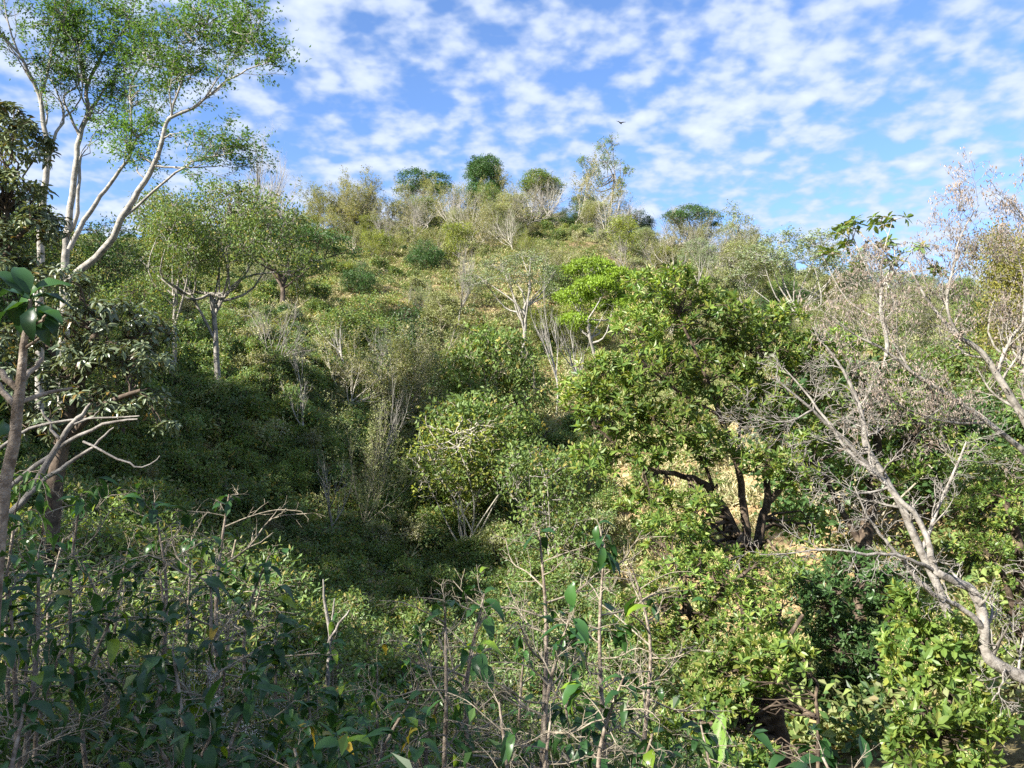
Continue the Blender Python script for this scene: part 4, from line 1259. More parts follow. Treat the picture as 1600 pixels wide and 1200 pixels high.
# --- trees with drooping glossy leaves, left edge (about 13 m)
Yd = 13.0
custom('drooping_leaved_tree', 'large-leaved tree with drooping grey-green leaves in front of the left grove', 'tree', 311,
       [[(60, 1010, Yd, .16), (75, 860, Yd, .14), (95, 700, Yd, .12), (120, 600, Yd, .10), (150, 520, Yd, .07)],
        [(95, 700, Yd, .07), (150, 640, Yd - .3, .055), (220, 610, Yd - .4, .03)], [(120, 600, Yd, .06), (90, 560, Yd + .2, .05), (40, 520, Yd + .3, .03)],
        [(95, 700, Yd, .06), (40, 640, Yd + .2, .045), (0, 590, Yd + .3, .03)], [(120, 600, Yd, .05), (180, 540, Yd + .3, .04), (240, 520, Yd + .4, .02)]],
       [(60, 600, Yd, 60, 40, .8), (150, 560, Yd, 50, 34, .9), (110, 500, Yd, 60, 30, .9), (215, 560, Yd, 50, 34, .8), (190, 490, Yd, 44, 26, .8), (235, 625, Yd, 36, 16, .6), (150, 620, Yd, 60, 24, .8), (20, 530, Yd, 34, 30, .8), (260, 660, Yd, 22, 12, .5), (-60, 560, Yd, 60, 60, .9), (100, 440, Yd, 50, 26, .8), (230, 520, Yd + .5, 40, 26, .7), (180, 640, Yd, 60, 20, .7), (80, 660, Yd, 60, 24, .7)], 130, 560, BK['dark'], MT['droop'],
       lambda r, T, D, Q: [rosette(r, T, D, 7, .155, .056, tilt=(1.3, 2.2), kind='m', upb=1.0, jit=.05, curl=.3), rosette(r, Q[:, -2], D, 4, .14, .052, tilt=(1.3, 2.2), kind='m', upb=1.0, jit=.05, curl=.3)],
       r_tip=.005, lo=.4, n_obj=300, f0=.3)
custom('drooping_leaved_tree', 'dark large-leaved tree at the left edge in front of the white stems', 'tree', 312,
       [[(-60, 900, Yd + 3, .2), (-50, 650, Yd + 3, .16), (-20, 450, Yd + 3, .12), (10, 330, Yd + 3, .07)], [(-20, 450, Yd + 3, .07), (20, 380, Yd + 3, .05), (60, 340, Yd + 3, .03)]],
       [(10, 300, Yd + 3, 60, 40, .9), (30, 220, Yd + 3, 50, 36, .8), (0, 380, Yd + 3, 55, 40, .8), (70, 350, Yd + 3, 34, 30, .7), (10, 180, Yd + 3, 34, 22, .6), (-60, 300, Yd + 3, 60, 80, .8), (40, 420, Yd + 3, 50, 24, .8)], 90, 420, BK['dark'], MT['droop'],
       lambda r, T, D, Q: [rosette(r, T, D, 7, .17, .065, tilt=(1.2, 2.1), kind='m', upb=1.0, jit=.05, curl=.3), rosette(r, Q[:, -2], D, 4, .15, .06, tilt=(1.2, 2.1), kind='m', upb=1.0, jit=.05, curl=.3)],
       r_tip=.006, lo=.35, n_obj=200, f0=.3)

# --- the big broad-leaved tree right of the middle (about 19 m) and its neighbours
Yb = 19.0
custom('broadleaf_tree', 'big leafy tree with forked dark trunk right of the middle', 'tree', 321,
       [[(1172, 1060, Yb, 0.231), (1170, 960, Yb, 0.211), (1166, 890, Yb, 0.190), (1157, 850, Yb, 0.163), (1146, 827, Yb, 0.136), (1121, 781, Yb - .2, 0.109), (1095, 752, Yb - .4, 0.082), (1055, 742, Yb - .7, 0.061), (1015, 731, Yb - .9, 0.048), (975, 705, Yb - 1.1, 0.031), (935, 670, Yb - 1.2, 0.020)],
        [(1172, 900, Yb + .1, 0.150), (1181, 863, Yb + .1, 0.129), (1190, 812, Yb + .2, 0.109), (1200, 785, Yb + .2, 0.095), (1198, 740, Yb + .2, 0.075), (1205, 690, Yb + .2, 0.054), (1215, 620, Yb + .3, 0.034)],
        [(1200, 785, Yb + .2, 0.082), (1223, 762, Yb + .1, 0.068), (1245, 735, Yb, 0.054), (1290, 715, Yb - .2, 0.041), (1340, 690, Yb - .3, 0.027)],
        [(1160, 860, Yb - .1, 0.116), (1168, 830, Yb - .2, 0.102), (1160, 775, Yb - .2, 0.088), (1150, 720, Yb - .2, 0.075), (1125, 650, Yb - .3, 0.061), (1095, 570, Yb - .4, 0.041), (1060, 490, Yb - .4, 0.024)],
        [(1125, 650, Yb - .3, 0.048), (1060, 610, Yb - .6, 0.034), (1000, 560, Yb - .8, 0.020)], [(1150, 720, Yb - .2, 0.041), (1160, 640, Yb + .4, 0.034), (1170, 560, Yb + .6, 0.020)],
        [(1121, 781, Yb - .2, 0.048), (1085, 700, Yb - .8, 0.034), (1030, 655, Yb - 1.2, 0.020)]],
       [(1040, 450, Yb, 70, 36, 1.1), (1000, 515, Yb - .2, 46, 36, 1.0), (1110, 500, Yb + .3, 76, 46, 1.3), (950, 590, Yb - .5, 56, 40, 1.1), (1020, 580, Yb - .7, 70, 46, 1.2), (1110, 590, Yb, 70, 46, 1.3), (1190, 560, Yb + .6, 62, 50, 1.2), (960, 650, Yb - 1, 66, 40, 1.1), (1050, 660, Yb - 1.1, 66, 40, 1.0),
        (1190, 640, Yb + .5, 56, 40, 1.0), (1010, 705, Yb - 1.2, 46, 22, .7), (1110, 700, Yb - .9, 46, 30, .8), (1240, 690, Yb + .2, 46, 34, .9), (900, 620, Yb - .8, 34, 34, .8), (1220, 500, Yb + .8, 40, 34, 1), (1010, 790, Yb - 1.4, 50, 34, .8), (1070, 830, Yb - 1.4, 46, 30, .8), (930, 720, Yb - 1.3, 40, 30, .8), (1250, 820, Yb + .8, 40, 34, .8), (1265, 560, Yb + .8, 44, 40, 1), (1290, 630, Yb + .6, 44, 40, 1), (1120, 880, Yb - 1.6, 50, 26, .7), (1210, 890, Yb - 1.4, 50, 26, .7), (1090, 790, Yb - 1.6, 34, 24, .6), (1240, 740, Yb - .8, 40, 28, .7), (1180, 720, Yb - 1.2, 40, 26, .7)],
       330, 1750, BK['brown'], MT['broad'], ros(7, .20, .085), r_tip=.006, lo=.55, n_obj=300, extra=panicles(.45, .12), f0=.3, flat=.25)
custom('broadleaf_tree', 'dark green broad-leaved tree behind the grey leafless limbs at right', 'tree', 322,
       [[(1345, 1000, Yb + 2, .24), (1350, 860, Yb + 2, .2), (1365, 760, Yb + 2, .15), (1370, 680, Yb + 2, .1), (1350, 600, Yb + 2, .05)], [(1365, 760, Yb + 2, .1), (1420, 690, Yb + 2, .07), (1460, 640, Yb + 2, .04)], [(1350, 860, Yb + 2, .1), (1300, 770, Yb + 2, .07), (1270, 700, Yb + 2, .04)]],
       [(1320, 620, Yb + 2, 60, 50, 1.2), (1400, 660, Yb + 2, 70, 50, 1.3), (1290, 700, Yb + 2, 55, 40, 1.1), (1380, 740, Yb + 2, 70, 34, 1.2), (1470, 700, Yb + 2, 60, 40, 1.2), (1440, 600, Yb + 2.4, 60, 44, 1.2), (1300, 540, Yb + 3, 50, 34, 1)],
       130, 520, BK['brown'], MT['broad'], ros(7, .19, .08), r_tip=.006, lo=.5, n_obj=0, extra=panicles(.2, .11), f0=.3)
custom('broadleaf_tree', 'broad-leaved tree under the big forked one, its crown full of pale flower heads', 'tree', 323,
       [[(1120, 1180, Yb - 4, .16), (1110, 1060, Yb - 4, .13), (1090, 980, Yb - 4, .10), (1060, 920, Yb - 4, .06)], [(1110, 1060, Yb - 4, .08), (1170, 1000, Yb - 4, .06), (1220, 960, Yb - 4, .03)], [(1090, 980, Yb - 4, .07), (1130, 920, Yb - 4, .05), (1170, 890, Yb - 4, .03)]],
       [(1080, 900, Yb - 4, 80, 42, 1.1), (1010, 960, Yb - 4, 54, 50, 1.0), (1150, 960, Yb - 4.3, 70, 44, 1.1), (1090, 1010, Yb - 4.6, 70, 40, 1.0), (1200, 900, Yb - 3.6, 50, 34, .9), (1030, 830, Yb - 3, 44, 34, .9), (1220, 1000, Yb - 4, 40, 30, .8)],
       140, 560, BK['brown'], MT['broad'], ros(7, .145, .062), r_tip=.005, lo=.5, n_obj=200, extra=panicles(.4, .10), f0=.3)
Yn = 11.5
custom('broadleaf_tree', 'flowering broad-leaved tree with peeling pale trunk at the bottom edge', 'tree', 324,
       [[(1228, 1330, Yn, .19), (1222, 1210, Yn, .155), (1212, 1130, Yn, .14), (1200, 1060, Yn, .11), (1180, 1010, Yn, .06)], [(1205, 1085, Yn, .05), (1245, 1105, Yn - .5, .05), (1276, 1121, Yn - .9, .045)], [(1200, 1060, Yn, .06), (1230, 1000, Yn, .04), (1255, 960, Yn, .025)],
        [(1278, 1300, Yn - .9, .03), (1277, 1121, Yn - .9, .025), (1272, 1060, Yn - .9, .02)]],
       [(1150, 1050, Yn - .4, 60, 34, .7), (1210, 1020, Yn - .4, 56, 30, .7), (1110, 1090, Yn - .5, 40, 30, .6), (1180, 1090, Yn - .6, 44, 24, .5), (1050, 1150, Yn - .5, 44, 34, .6), (1160, 1180, Yn - .8, 50, 24, .5)],
       80, 300, BK['brown'], MT['broad'], ros(8, .15, .065, kind='m'), r_tip=.004, lo=.4, n_obj=300, extra=panicles(.6, .10), f0=.4)
custom('broadleaf_shrub', 'leafy shrub with upright flower heads beneath the thick grey fallen-looking limb', 'shrub', 325,
       [[(1455, 1330, Yn, .10), (1450, 1180, Yn, .08), (1440, 1080, Yn, .05), (1430, 980, Yn, .025)], [(1450, 1180, Yn, .05), (1490, 1080, Yn, .035), (1500, 1010, Yn, .02)]],
       [(1425, 960, Yn - .2, 30, 24, .4), (1440, 1010, Yn - .3, 56, 34, .5), (1500, 1000, Yn - .2, 40, 34, .5), (1415, 1050, Yn - .4, 36, 26, .4), (1490, 1055, Yn - .3, 44, 24, .5), (1410, 935, Yn, 14, 24, .3)],
       60, 140, BK['brown'], MT['broad'], ros(8, .17, .075, kind='m', upb=.3), r_tip=.004, lo=.4, n_obj=300, extra=panicles(.4, .10), f0=.5)
custom('broadleaf_shrub', 'lower leafy shrub near the bottom right corner', 'shrub', 326,
       [[(1480, 1400, Yn - 1, .09), (1475, 1260, Yn - 1, .07), (1465, 1150, Yn - 1, .04)], [(1475, 1260, Yn - 1, .05), (1510, 1180, Yn - 1, .03)]],
       [(1440, 1120, Yn - 1.2, 44, 26, .4), (1500, 1140, Yn - 1.2, 46, 34, .5), (1430, 1180, Yn - 1.3, 40, 30, .4), (1520, 1190, Yn - 1.2, 40, 30, .4), (1550, 1120, Yn - .8, 30, 24, .4)],
       50, 125, BK['brown'], MT['broad'], ros(8, .16, .072, kind='m', upb=.4), r_tip=.004, lo=.4, n_obj=260, extra=panicles(.25, .09), f0=.5)
custom('broadleaf_tree', 'bright yellow-green broad-leaved tree along the right edge', 'tree', 327,
       [[(1610, 1250, Yn + 5, .2), (1600, 1000, Yn + 5, .16), (1590, 850, Yn + 5, .1), (1570, 780, Yn + 5, .05)], [(1600, 1000, Yn + 5, .09), (1560, 880, Yn + 5, .05)], [(1600, 1000, Yn + 5, .09), (1640, 880, Yn + 5, .05)]],
       [(1560, 790, Yn + 5, 46, 34, .8), (1540, 860, Yn + 5, 40, 34, .8), (1590, 880, Yn + 5, 44, 40, .9), (1600, 780, Yn + 5, 44, 40, .9), (1570, 960, Yn + 5, 44, 40, .9), (1640, 900, Yn + 5, 50, 80, .9), (1590, 1040, Yn + 5, 40, 34, .8), (1500, 800, Yn + 6, 34, 24, .6)],
       110, 480, BK['brown'], MT['broad'], ros(7, .13, .055), r_tip=.005, lo=.5, n_obj=150, extra=panicles(.3, .10), f0=.4)
custom('broadleaf_tree', 'broad-leaved tree with leaves coloured dark for the shade in the gap at the bottom right', 'tree', 328,  # dark leaf colour stands in for the shade under the big tree
       [[(1330, 1330, Yn + 4.5, .2), (1325, 1150, Yn + 4.5, .16), (1310, 1020, Yn + 4.5, .12), (1290, 930, Yn + 4.5, .06)], [(1325, 1150, Yn + 4.5, .1), (1370, 1030, Yn + 4.5, .07), (1390, 940, Yn + 4.5, .04)]],
       [(1280, 930, Yn + 4.5, 56, 40, 1.0), (1350, 900, Yn + 4.5, 56, 40, 1), (1400, 960, Yn + 4.8, 50, 44, 1), (1320, 1010, Yn + 4.5, 60, 40, 1), (1290, 1090, Yn + 4.5, 50, 44, .9), (1370, 1090, Yn + 4.5, 60, 50, .9), (1560, 1150, Yn + 4, 60, 50, .8), (1340, 1170, Yn + 4.5, 60, 30, .9)],
       150, 900, BK['dark'], MT['dark'], ros(7, .16, .07), r_tip=.005, lo=.45, f0=.3)

# --- big pale leafless tree at the right edge (about 11 m)
def twiggy(root, seed, Ps, spec, mat, name='twigs', b0=None):
    r = np.random.default_rng(seed)
    parts = []
    P = np.concatenate([p[None] for p, q in Ps]) if len({len(p) for p, q in Ps}) == 1 else None
    k = 16
    PP, RR = [], []
    for p, q in Ps:
        t = np.linspace(0, len(p) - 1, k)
        i = np.clip(t.astype(int), 0, len(p) - 2); f = (t - i)
        PP.append(p[i] * (1 - f)[:, None] + p[i + 1] * f[:, None]); RR.append(q[i] * (1 - f) + q[i + 1] * f)
    P = np.stack(PP); Rr = np.stack(RR)
    for (m, t0, ang, lng, kk, wob, up, rs, s) in spec:
        P, Rr = grow(r, P, Rr, m, t0, 1.0, ang, lng, k=kk, wob=wob, up=up, rs=rs, tip=.3)
        Rr = np.maximum(Rr, .0035)
        parts.append((P, Rr, s))
    o = obj(name, wood_mesh(name, parts), mat, root)
    tag(o, kind='stuff')
    return P, Rr


def leafless(name, label, cat, seed, limbs, spec, mat, wob=.009, sides=9):
    r = np.random.default_rng(seed)
    L = [limb_px(p, r, wob) for p in limbs]
    b0 = L[0][0][0]
    root = empty(name, tuple(b0), label, cat)
    L = [(p - b0, q) for p, q in L]
    obj('trunk', wood_mesh('trunk', [ext(*L[0], sides)]), mat, root)
    for p, q in L[1:]:
        obj('limb', wood_mesh('limb', [ext(p, q, sides - 2)]), mat, root)
    Q = twiggy(root, seed + 1, L, spec, mat)
    return root, Q


Ye = 11.0
leafless('leafless_tree', 'thick pale leafless limb curving in from the bottom right edge', 'tree', 341,
         [[(1720, 1200, Ye, 0.105), (1650, 1095, Ye, 0.102), (1598, 1058, Ye, 0.093), (1546, 1029, Ye, 0.084), (1537, 992, Ye, 0.074), (1537, 967, Ye, 0.071), (1525, 933, Ye, 0.068), (1512, 917, Ye, 0.062), (1471, 898, Ye - .1, 0.053), (1460, 890, Ye - .1, 0.046), (1454, 858, Ye - .1, 0.043), (1444, 829, Ye, 0.038), (1425, 800, Ye, 0.036), (1387, 762, Ye + .1, 0.032), (1362, 737, Ye + .2, 0.029), (1329, 708, Ye + .3, 0.025), (1290, 655, Ye + .4, 0.019), (1255, 610, Ye + .5, 0.014), (1225, 575, Ye + .6, 0.007)],
          [(1537, 985, Ye, 0.046), (1523, 965, Ye - .1, 0.038), (1496, 946, Ye - .1, 0.035), (1458, 927, Ye - .2, 0.031), (1425, 896, Ye - .2, 0.028), (1400, 862, Ye - .3, 0.025), (1375, 833, Ye - .3, 0.020), (1355, 805, Ye - .4, 0.014), (1335, 760, Ye - .4, 0.007)],
          [(1462, 893, Ye - .1, 0.031), (1433, 879, Ye - .3, 0.026), (1400, 867, Ye - .4, 0.022), (1354, 865, Ye - .5, 0.019), (1300, 858, Ye - .6, 0.015), (1250, 861, Ye - .6, 0.011), (1187, 867, Ye - .7, 0.005)],
          [(1571, 1046, Ye - .1, 0.014), (1562, 1075, Ye - .3, 0.011), (1550, 1095, Ye - .3, 0.009), (1542, 1125, Ye - .3, 0.004)],
          [(1362, 737, Ye + .2, 0.019), (1358, 700, Ye + .2, 0.016), (1350, 662, Ye + .1, 0.014), (1330, 612, Ye, 0.011), (1300, 596, Ye, 0.007), (1262, 572, Ye, 0.004)],
          [(1387, 762, Ye + .1, 0.019), (1340, 770, Ye, 0.012), (1290, 742, Ye - .2, 0.009), (1240, 722, Ye - .3, 0.004)],
          [(1590, 1052, Ye, 0.019), (1596, 1010, Ye + .1, 0.015), (1612, 960, Ye + .1, 0.012), (1620, 900, Ye + .2, 0.007)]],
         [(10, .12, .8, .62, 8, .20, .0, .42, 5), (6, .15, .8, .30, 5, .22, .0, .6, 3), (3, .2, .8, .13, 4, .22, .0, .7, 3)], BK['dead'])
# tree with seed pods above it
Yp = 16.0
rt, (Qp, Rp) = leafless('seed_pod_tree', 'leafless pale tree covered in pinkish brown seed pods at right', 'tree', 345,
         [[(1760, 1150, Yp, 0.156), (1720, 950, Yp, 0.132), (1668, 775, Yp, 0.114), (1620, 690, Yp, 0.096), (1596, 647, Yp, 0.078), (1555, 580, Yp, 0.063), (1525, 542, Yp, 0.054), (1499, 527, Yp, 0.045), (1465, 490, Yp + .1, 0.033), (1440, 455, Yp + .2, 0.024), (1420, 410, Yp + .3, 0.012)],
          [(1668, 775, Yp, 0.072), (1589, 696, Yp - .2, 0.060), (1540, 660, Yp - .3, 0.051), (1487, 621, Yp - .4, 0.042), (1424, 580, Yp - .5, 0.033), (1375, 542, Yp - .6, 0.026), (1341, 527, Yp - .6, 0.018), (1300, 500, Yp - .7, 0.009)],
          [(1559, 585, Yp, 0.042), (1570, 550, Yp, 0.036), (1581, 527, Yp, 0.030), (1596, 505, Yp, 0.027), (1600, 440, Yp, 0.018), (1585, 380, Yp, 0.009)],
          [(1499, 527, Yp, 0.030), (1480, 480, Yp - .1, 0.027), (1490, 420, Yp - .2, 0.021), (1500, 370, Yp - .2, 0.015), (1530, 320, Yp - .2, 0.007)],
          [(1620, 690, Yp, 0.060), (1650, 560, Yp, 0.048), (1650, 450, Yp, 0.036), (1620, 370, Yp, 0.024), (1580, 315, Yp, 0.012)],
          [(1540, 660, Yp - .3, 0.030), (1480, 660, Yp - .6, 0.024), (1420, 640, Yp - .8, 0.015), (1370, 620, Yp - .9, 0.007)],
          [(1424, 580, Yp - .5, 0.021), (1390, 520, Yp - .5, 0.017), (1370, 460, Yp - .5, 0.010), (1360, 430, Yp - .5, 0.006)]],
         [(14, .15, .75, 1.25, 8, .16, .03, .45, 5), (8, .15, .8, .55, 5, .2, .02, .6, 3), (4, .2, .9, .26, 4, .22, -.02, .7, 3)], BK['pale'])
rr_ = np.random.default_rng(5)
kk = rr_.random(len(Qp)) < 2
T, D = tips_of(Qp[kk])
Pp = np.repeat(T, 3, 0) + rr_.normal(0, .03, (len(T) * 3, 3))
po = obj('seed_pods', leaves_mesh('seed_pods', [(Pp, nrm(rr_.normal(0, .35, Pp.shape) - UP), rdir(rr_, len(Pp)), .075 * rr_.uniform(.5, 1.2, len(Pp)), .026, 'q', .25)], rr_), MT['pod'], rt)
tag(po, kind='stuff')
# smaller grey leafless tree between them
leafless('leafless_tree', 'thin grey leafless tree behind the thick curving limb', 'tree', 349,
         [[(1500, 1000, 14, .08), (1440, 860, 14, .07), (1392, 760, 14, .06), (1352, 696, 14, .05), (1350, 662, 14, .04), (1330, 600, 14, .03), (1290, 540, 14, .015)],
          [(1392, 760, 14, .04), (1330, 700, 13.8, .035), (1270, 640, 13.6, .025), (1210, 590, 13.5, .012)], [(1440, 860, 14, .04), (1480, 760, 14.2, .03), (1510, 690, 14.3, .015)],
          [(1270, 640, 13.6, .02), (1230, 660, 13.4, .015), (1170, 650, 13.4, .007)]],
         [(10, .15, .8, .9, 8, .16, .02, .45, 4), (6, .2, .8, .4, 5, .2, .0, .6, 3), (4, .2, .8, .18, 4, .2, 0, .7, 3)], BK['dead'])

# ------------------------------------------------------------------ coffee plants around the camera
RC = np.random.default_rng(77)
# a pool of branch meshes: nearly bare side branches with short twigs, 1 m long, along +Y
BR = []
for i in range(10):
    p0 = np.array([[(0, 0, 0), (0, .35, .02 + RC.normal(0, .04)), (RC.normal(0, .06), .7, RC.normal(0, .06)), (RC.normal(0, .1), 1.0, -.08 + RC.normal(0, .08))]])
    pp = path(p0[0], 10)[None]
    rp = np.linspace(.012, .0042, 10)[None]
    Q, Rq = grow(RC, pp, rp, 9, .15, 1.0, .75, .30, k=5, wob=.13, up=.03, rs=.75, tip=.5)
    Q3, Rq3 = grow(RC, Q, Rq, 1, .3, .9, .7, .14, k=4, wob=.12, up=.02, rs=.8, tip=.6)
    me = wood_mesh('branch', [(pp, rp, 5), (Q, np.maximum(Rq, .0030), 3), (Q3, np.maximum(Rq3, .0026), 3)])
    me.materials.append(BK['coffee_twig'])
    ends = np.concatenate([pp[:, -1], Q[:, -1]])
    BR.append((me, ends))
BIGLEAF = unit_leaf('b', MT['coffee'], .40, .22)
BIGLEAF2 = unit_leaf('b', MT['coffee'], .34, .36)
BIGLEAF3 = unit_leaf('b', MT['coffee'], .46, .10)
BIGLEAF4 = unit_leaf('m', MT['coffee'], .38, .25)
BRIGHT = unit_leaf('b', leaf_mat('young_coffee_leaf', (.12, .22, .02), (.2, .3, .03), tr=.4, rough=.3, spec=.5), .38, .28)
YELLOWL = unit_leaf('b', leaf_mat('yellowed_coffee_leaf', (.38, .26, .02), (.45, .33, .04), tr=.35, rough=.4), .38, .25)


def coffee_plant(name, label, cat, x, y, H, seed, nbr=16, leafy_=.35, bare_top=False, group=None, L=.15, stems=1, bark='coffee', r0=.012):
    r = np.random.default_rng(seed)
    g = hz1(x, y)
    root = empty(name, (x, y, g - .05), label, cat, group)
    P_, D_, U_, L_, me_ = [], [], [], [], []
    for s in range(stems):
        dx = r.normal(0, .10 + .12 * s, 2)
        h = H * (1 if s == 0 else r.uniform(.7, .95))
        st = path([(dx[0] * .3, dx[1] * .3, 0), (dx[0] * .8, dx[1] * .8, h * .4), (dx[0] + r.normal(0, .04), dx[1], h * .75), (dx[0] * (.0 if s == 0 else 1.2), dx[1] * (.0 if s == 0 else 1.2), h)], 14)
        obj('stem', wood_mesh('stem', [ext(st, R_(st, r0 + .006 * H, .006), 6)]), BK[bark], root)
        top = st[-1]
        for i in range(nbr):
            t = 1 - (i + .5) / nbr * .80
            f = t * 13; a = int(min(f, 12)); c = st[a] * (1 - (f - a)) + st[a + 1] * (f - a)
            az = (i % 2) * math.pi + (i // 2) * 1.75 + r.normal(0, .25) + s
            ln = H * (.10 + .26 * (1 - t) ** .6) * r.uniform(.7, 1.2)
            me, ends = BR[int(r.integers(len(BR)))]
            el = r.normal(.42, .18) - .3 * (1 - t)
            M = Matrix.Translation(Vector(c)) @ Matrix.Rotation(az, 4, 'Z') @ Matrix.Rotation(el, 4, 'X') @ Matrix.Diagonal((ln, ln, ln, 1))
            o = bpy.data.objects.new('branch', me); C.objects.link(o); o.parent = root; o.matrix_local = M
            if r.random() < leafy_:
                pk = r.choice(len(ends), int(r.integers(2, 5)), replace=False)
                for e in pk:
                    w = np.array(M @ Vector(ends[e]))
                    out = nrm(w - c)
                    for q_ in range(2):
                        d = nrm(out * .6 + rdir(r, 1)[0] * .7 + np.array((0, 0, -.45)))
                        P_.append(w); D_.append(d); U_.append(UP + rdir(r, 1)[0] * .4); L_.append(L * r.choice([.45, .6, .8, 1.0, 1.1])); me_.append(0)
        if not bare_top:
            for k in range(int(r.integers(5, 10))):
                a = k * 2.4 + r.random()
                d = nrm(np.array((math.cos(a), math.sin(a), r.uniform(-.9, .5))))
                P_.append(top - np.array((0, 0, .02 * k))); D_.append(d); U_.append(UP + rdir(r, 1)[0] * .3); L_.append(L * r.uniform(.75, 1.25)); me_.append(0)
    if P_:
        P_, D_, U_, L_ = map(np.array, (P_, D_, U_, L_))
        c = r.random(len(P_))
        for me, k in ((BIGLEAF, c < .3), (BIGLEAF2, (c >= .3) & (c < .55)), (BIGLEAF3, (c >= .55) & (c < .75)), (BIGLEAF4, (c >= .75) & (c < .93)), (BRIGHT, (c >= .93) & (c < .993)), (YELLOWL, c >= .993)):
            if k.any():
                leaf_objects(root, P_[k], D_[k], U_[k], L_[k], me)
    return root


# (px, top row, distance, leaves at the tips, bare top, label)
CP = [
    (695, 925, 4.6, .15, False, 'coffee plant with one glossy drooping leaf tuft, left of the tall bare twiggy one'),
    (757, 915, 5.0, .12, False, 'bare twiggy coffee plant with small leaf tuft, between the glossy tuft and tallest stem'),
    (842, 815, 5.6, .12, False, 'tallest central coffee stem with drooping leaves spreading from its tip'),
    (945, 838, 5.4, .30, False, 'coffee plant with long dark leaves hanging right of the tallest central stem'),
    (888, 955, 4.4, .40, False, 'short coffee plant with leaves below the drooping leaf spray'),
    (975, 1040, 4.0, .60, False, 'coffee plant with broad blue-green leaves in front of the big leafy tree'),
    (985, 870, 6.6, .10, True, 'bare grey coffee stem right of the hanging dark leaves'),
    (358, 762, 6.0, .15, False, 'coffee stem topped by one round shiny leaf above the shaded hollow'),
    (240, 775, 6.2, .50, False, 'leafy coffee plant with one orange-yellow leaf, left of the shiny-topped stem'),
    (128, 760, 6.0, .55, False, 'coffee plant with big dark leaves below the sunlit stumps of branches'),
    (1095, 1120, 5.0, .35, False, 'coffee plant beside the two upright banana leaves'),
    (1285, 1165, 3.6, .50, False, 'coffee plant with a few blue-green leaves at the bottom edge right'),
]
for i, (px, pt, Y, lf, bt, lab) in enumerate(CP):
    p = unp(px, pt, Y)
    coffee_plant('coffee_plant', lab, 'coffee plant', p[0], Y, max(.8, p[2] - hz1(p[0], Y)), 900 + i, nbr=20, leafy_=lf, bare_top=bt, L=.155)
GC = ('twiggy coffee plant among the mass of coffee in front of the camera', 'coffee plants in front of the camera')
lst = [(60, 850, 4.6), (15, 905, 3.6), (330, 880, 4.8), (180, 940, 4.2), (430, 985, 5.0), (95, 1000, 3.6), (270, 1000, 4.0), (395, 1060, 4.0), (480, 1050, 5.0), (560, 1090, 4.6), (640, 1080, 4.2), (700, 1050, 4.8),
       (540, 1130, 3.8), (780, 1080, 3.8), (860, 1110, 3.8), (925, 1090, 4.6), (1020, 1130, 4.0), (40, 1080, 3.2), (210, 1100, 3.4), (330, 1130, 3.4), (460, 1150, 3.4), (650, 1150, 3.5), (-40, 800, 5.0), (130, 870, 5.6),
       (250, 880, 5.6), (420, 860, 7.0), (360, 950, 6.0), (520, 1000, 7.5), (590, 1030, 7.0), (660, 985, 7.5), (740, 1010, 7.0), (820, 1000, 7.0), (900, 1010, 6.5), (480, 1010, 7.5), (60, 930, 5.6), (200, 850, 7.0),
       (300, 830, 7.6), (20, 820, 7.0), (100, 830, 7.6)]
for i, (px, pt, Y) in enumerate(lst):
    p = unp(px, pt, Y)
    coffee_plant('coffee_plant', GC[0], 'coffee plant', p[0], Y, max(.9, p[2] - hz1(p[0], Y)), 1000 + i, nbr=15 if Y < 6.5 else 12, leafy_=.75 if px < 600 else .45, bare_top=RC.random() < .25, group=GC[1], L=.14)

# middle-distance coffee bushes, alike
GM = ('bushy coffee shrub in sun or half shade in the hollow', 'coffee shrubs in the hollow')
GN = ('low leafy coffee shrub filling the gaps between the twiggy plants in front', 'low coffee shrubs in front')
GMX = [(R_a, R_b, R_c, 1.0) for (R_a, R_b, R_c) in [(30, 960, 7.5), (110, 940, 8), (190, 960, 7), (260, 950, 7.5), (340, 970, 8), (400, 1000, 7), (470, 1040, 7.5), (540, 1060, 8), (610, 1080, 7), (680, 1070, 8), (750, 1090, 7), (830, 1080, 8), (900, 1090, 7.5),
        (60, 1060, 5.5), (150, 1070, 5.8), (240, 1060, 5.6), (330, 1080, 5.8), (420, 1090, 5.6), (500, 1110, 5.5), (580, 1120, 5.8), (670, 1130, 5.6), (760, 1130, 5.8), (850, 1140, 5.6), (940, 1140, 6.0), (1000, 1150, 7.0), (0, 880, 9), (80, 870, 9.5), (1060, 1160, 8)]]
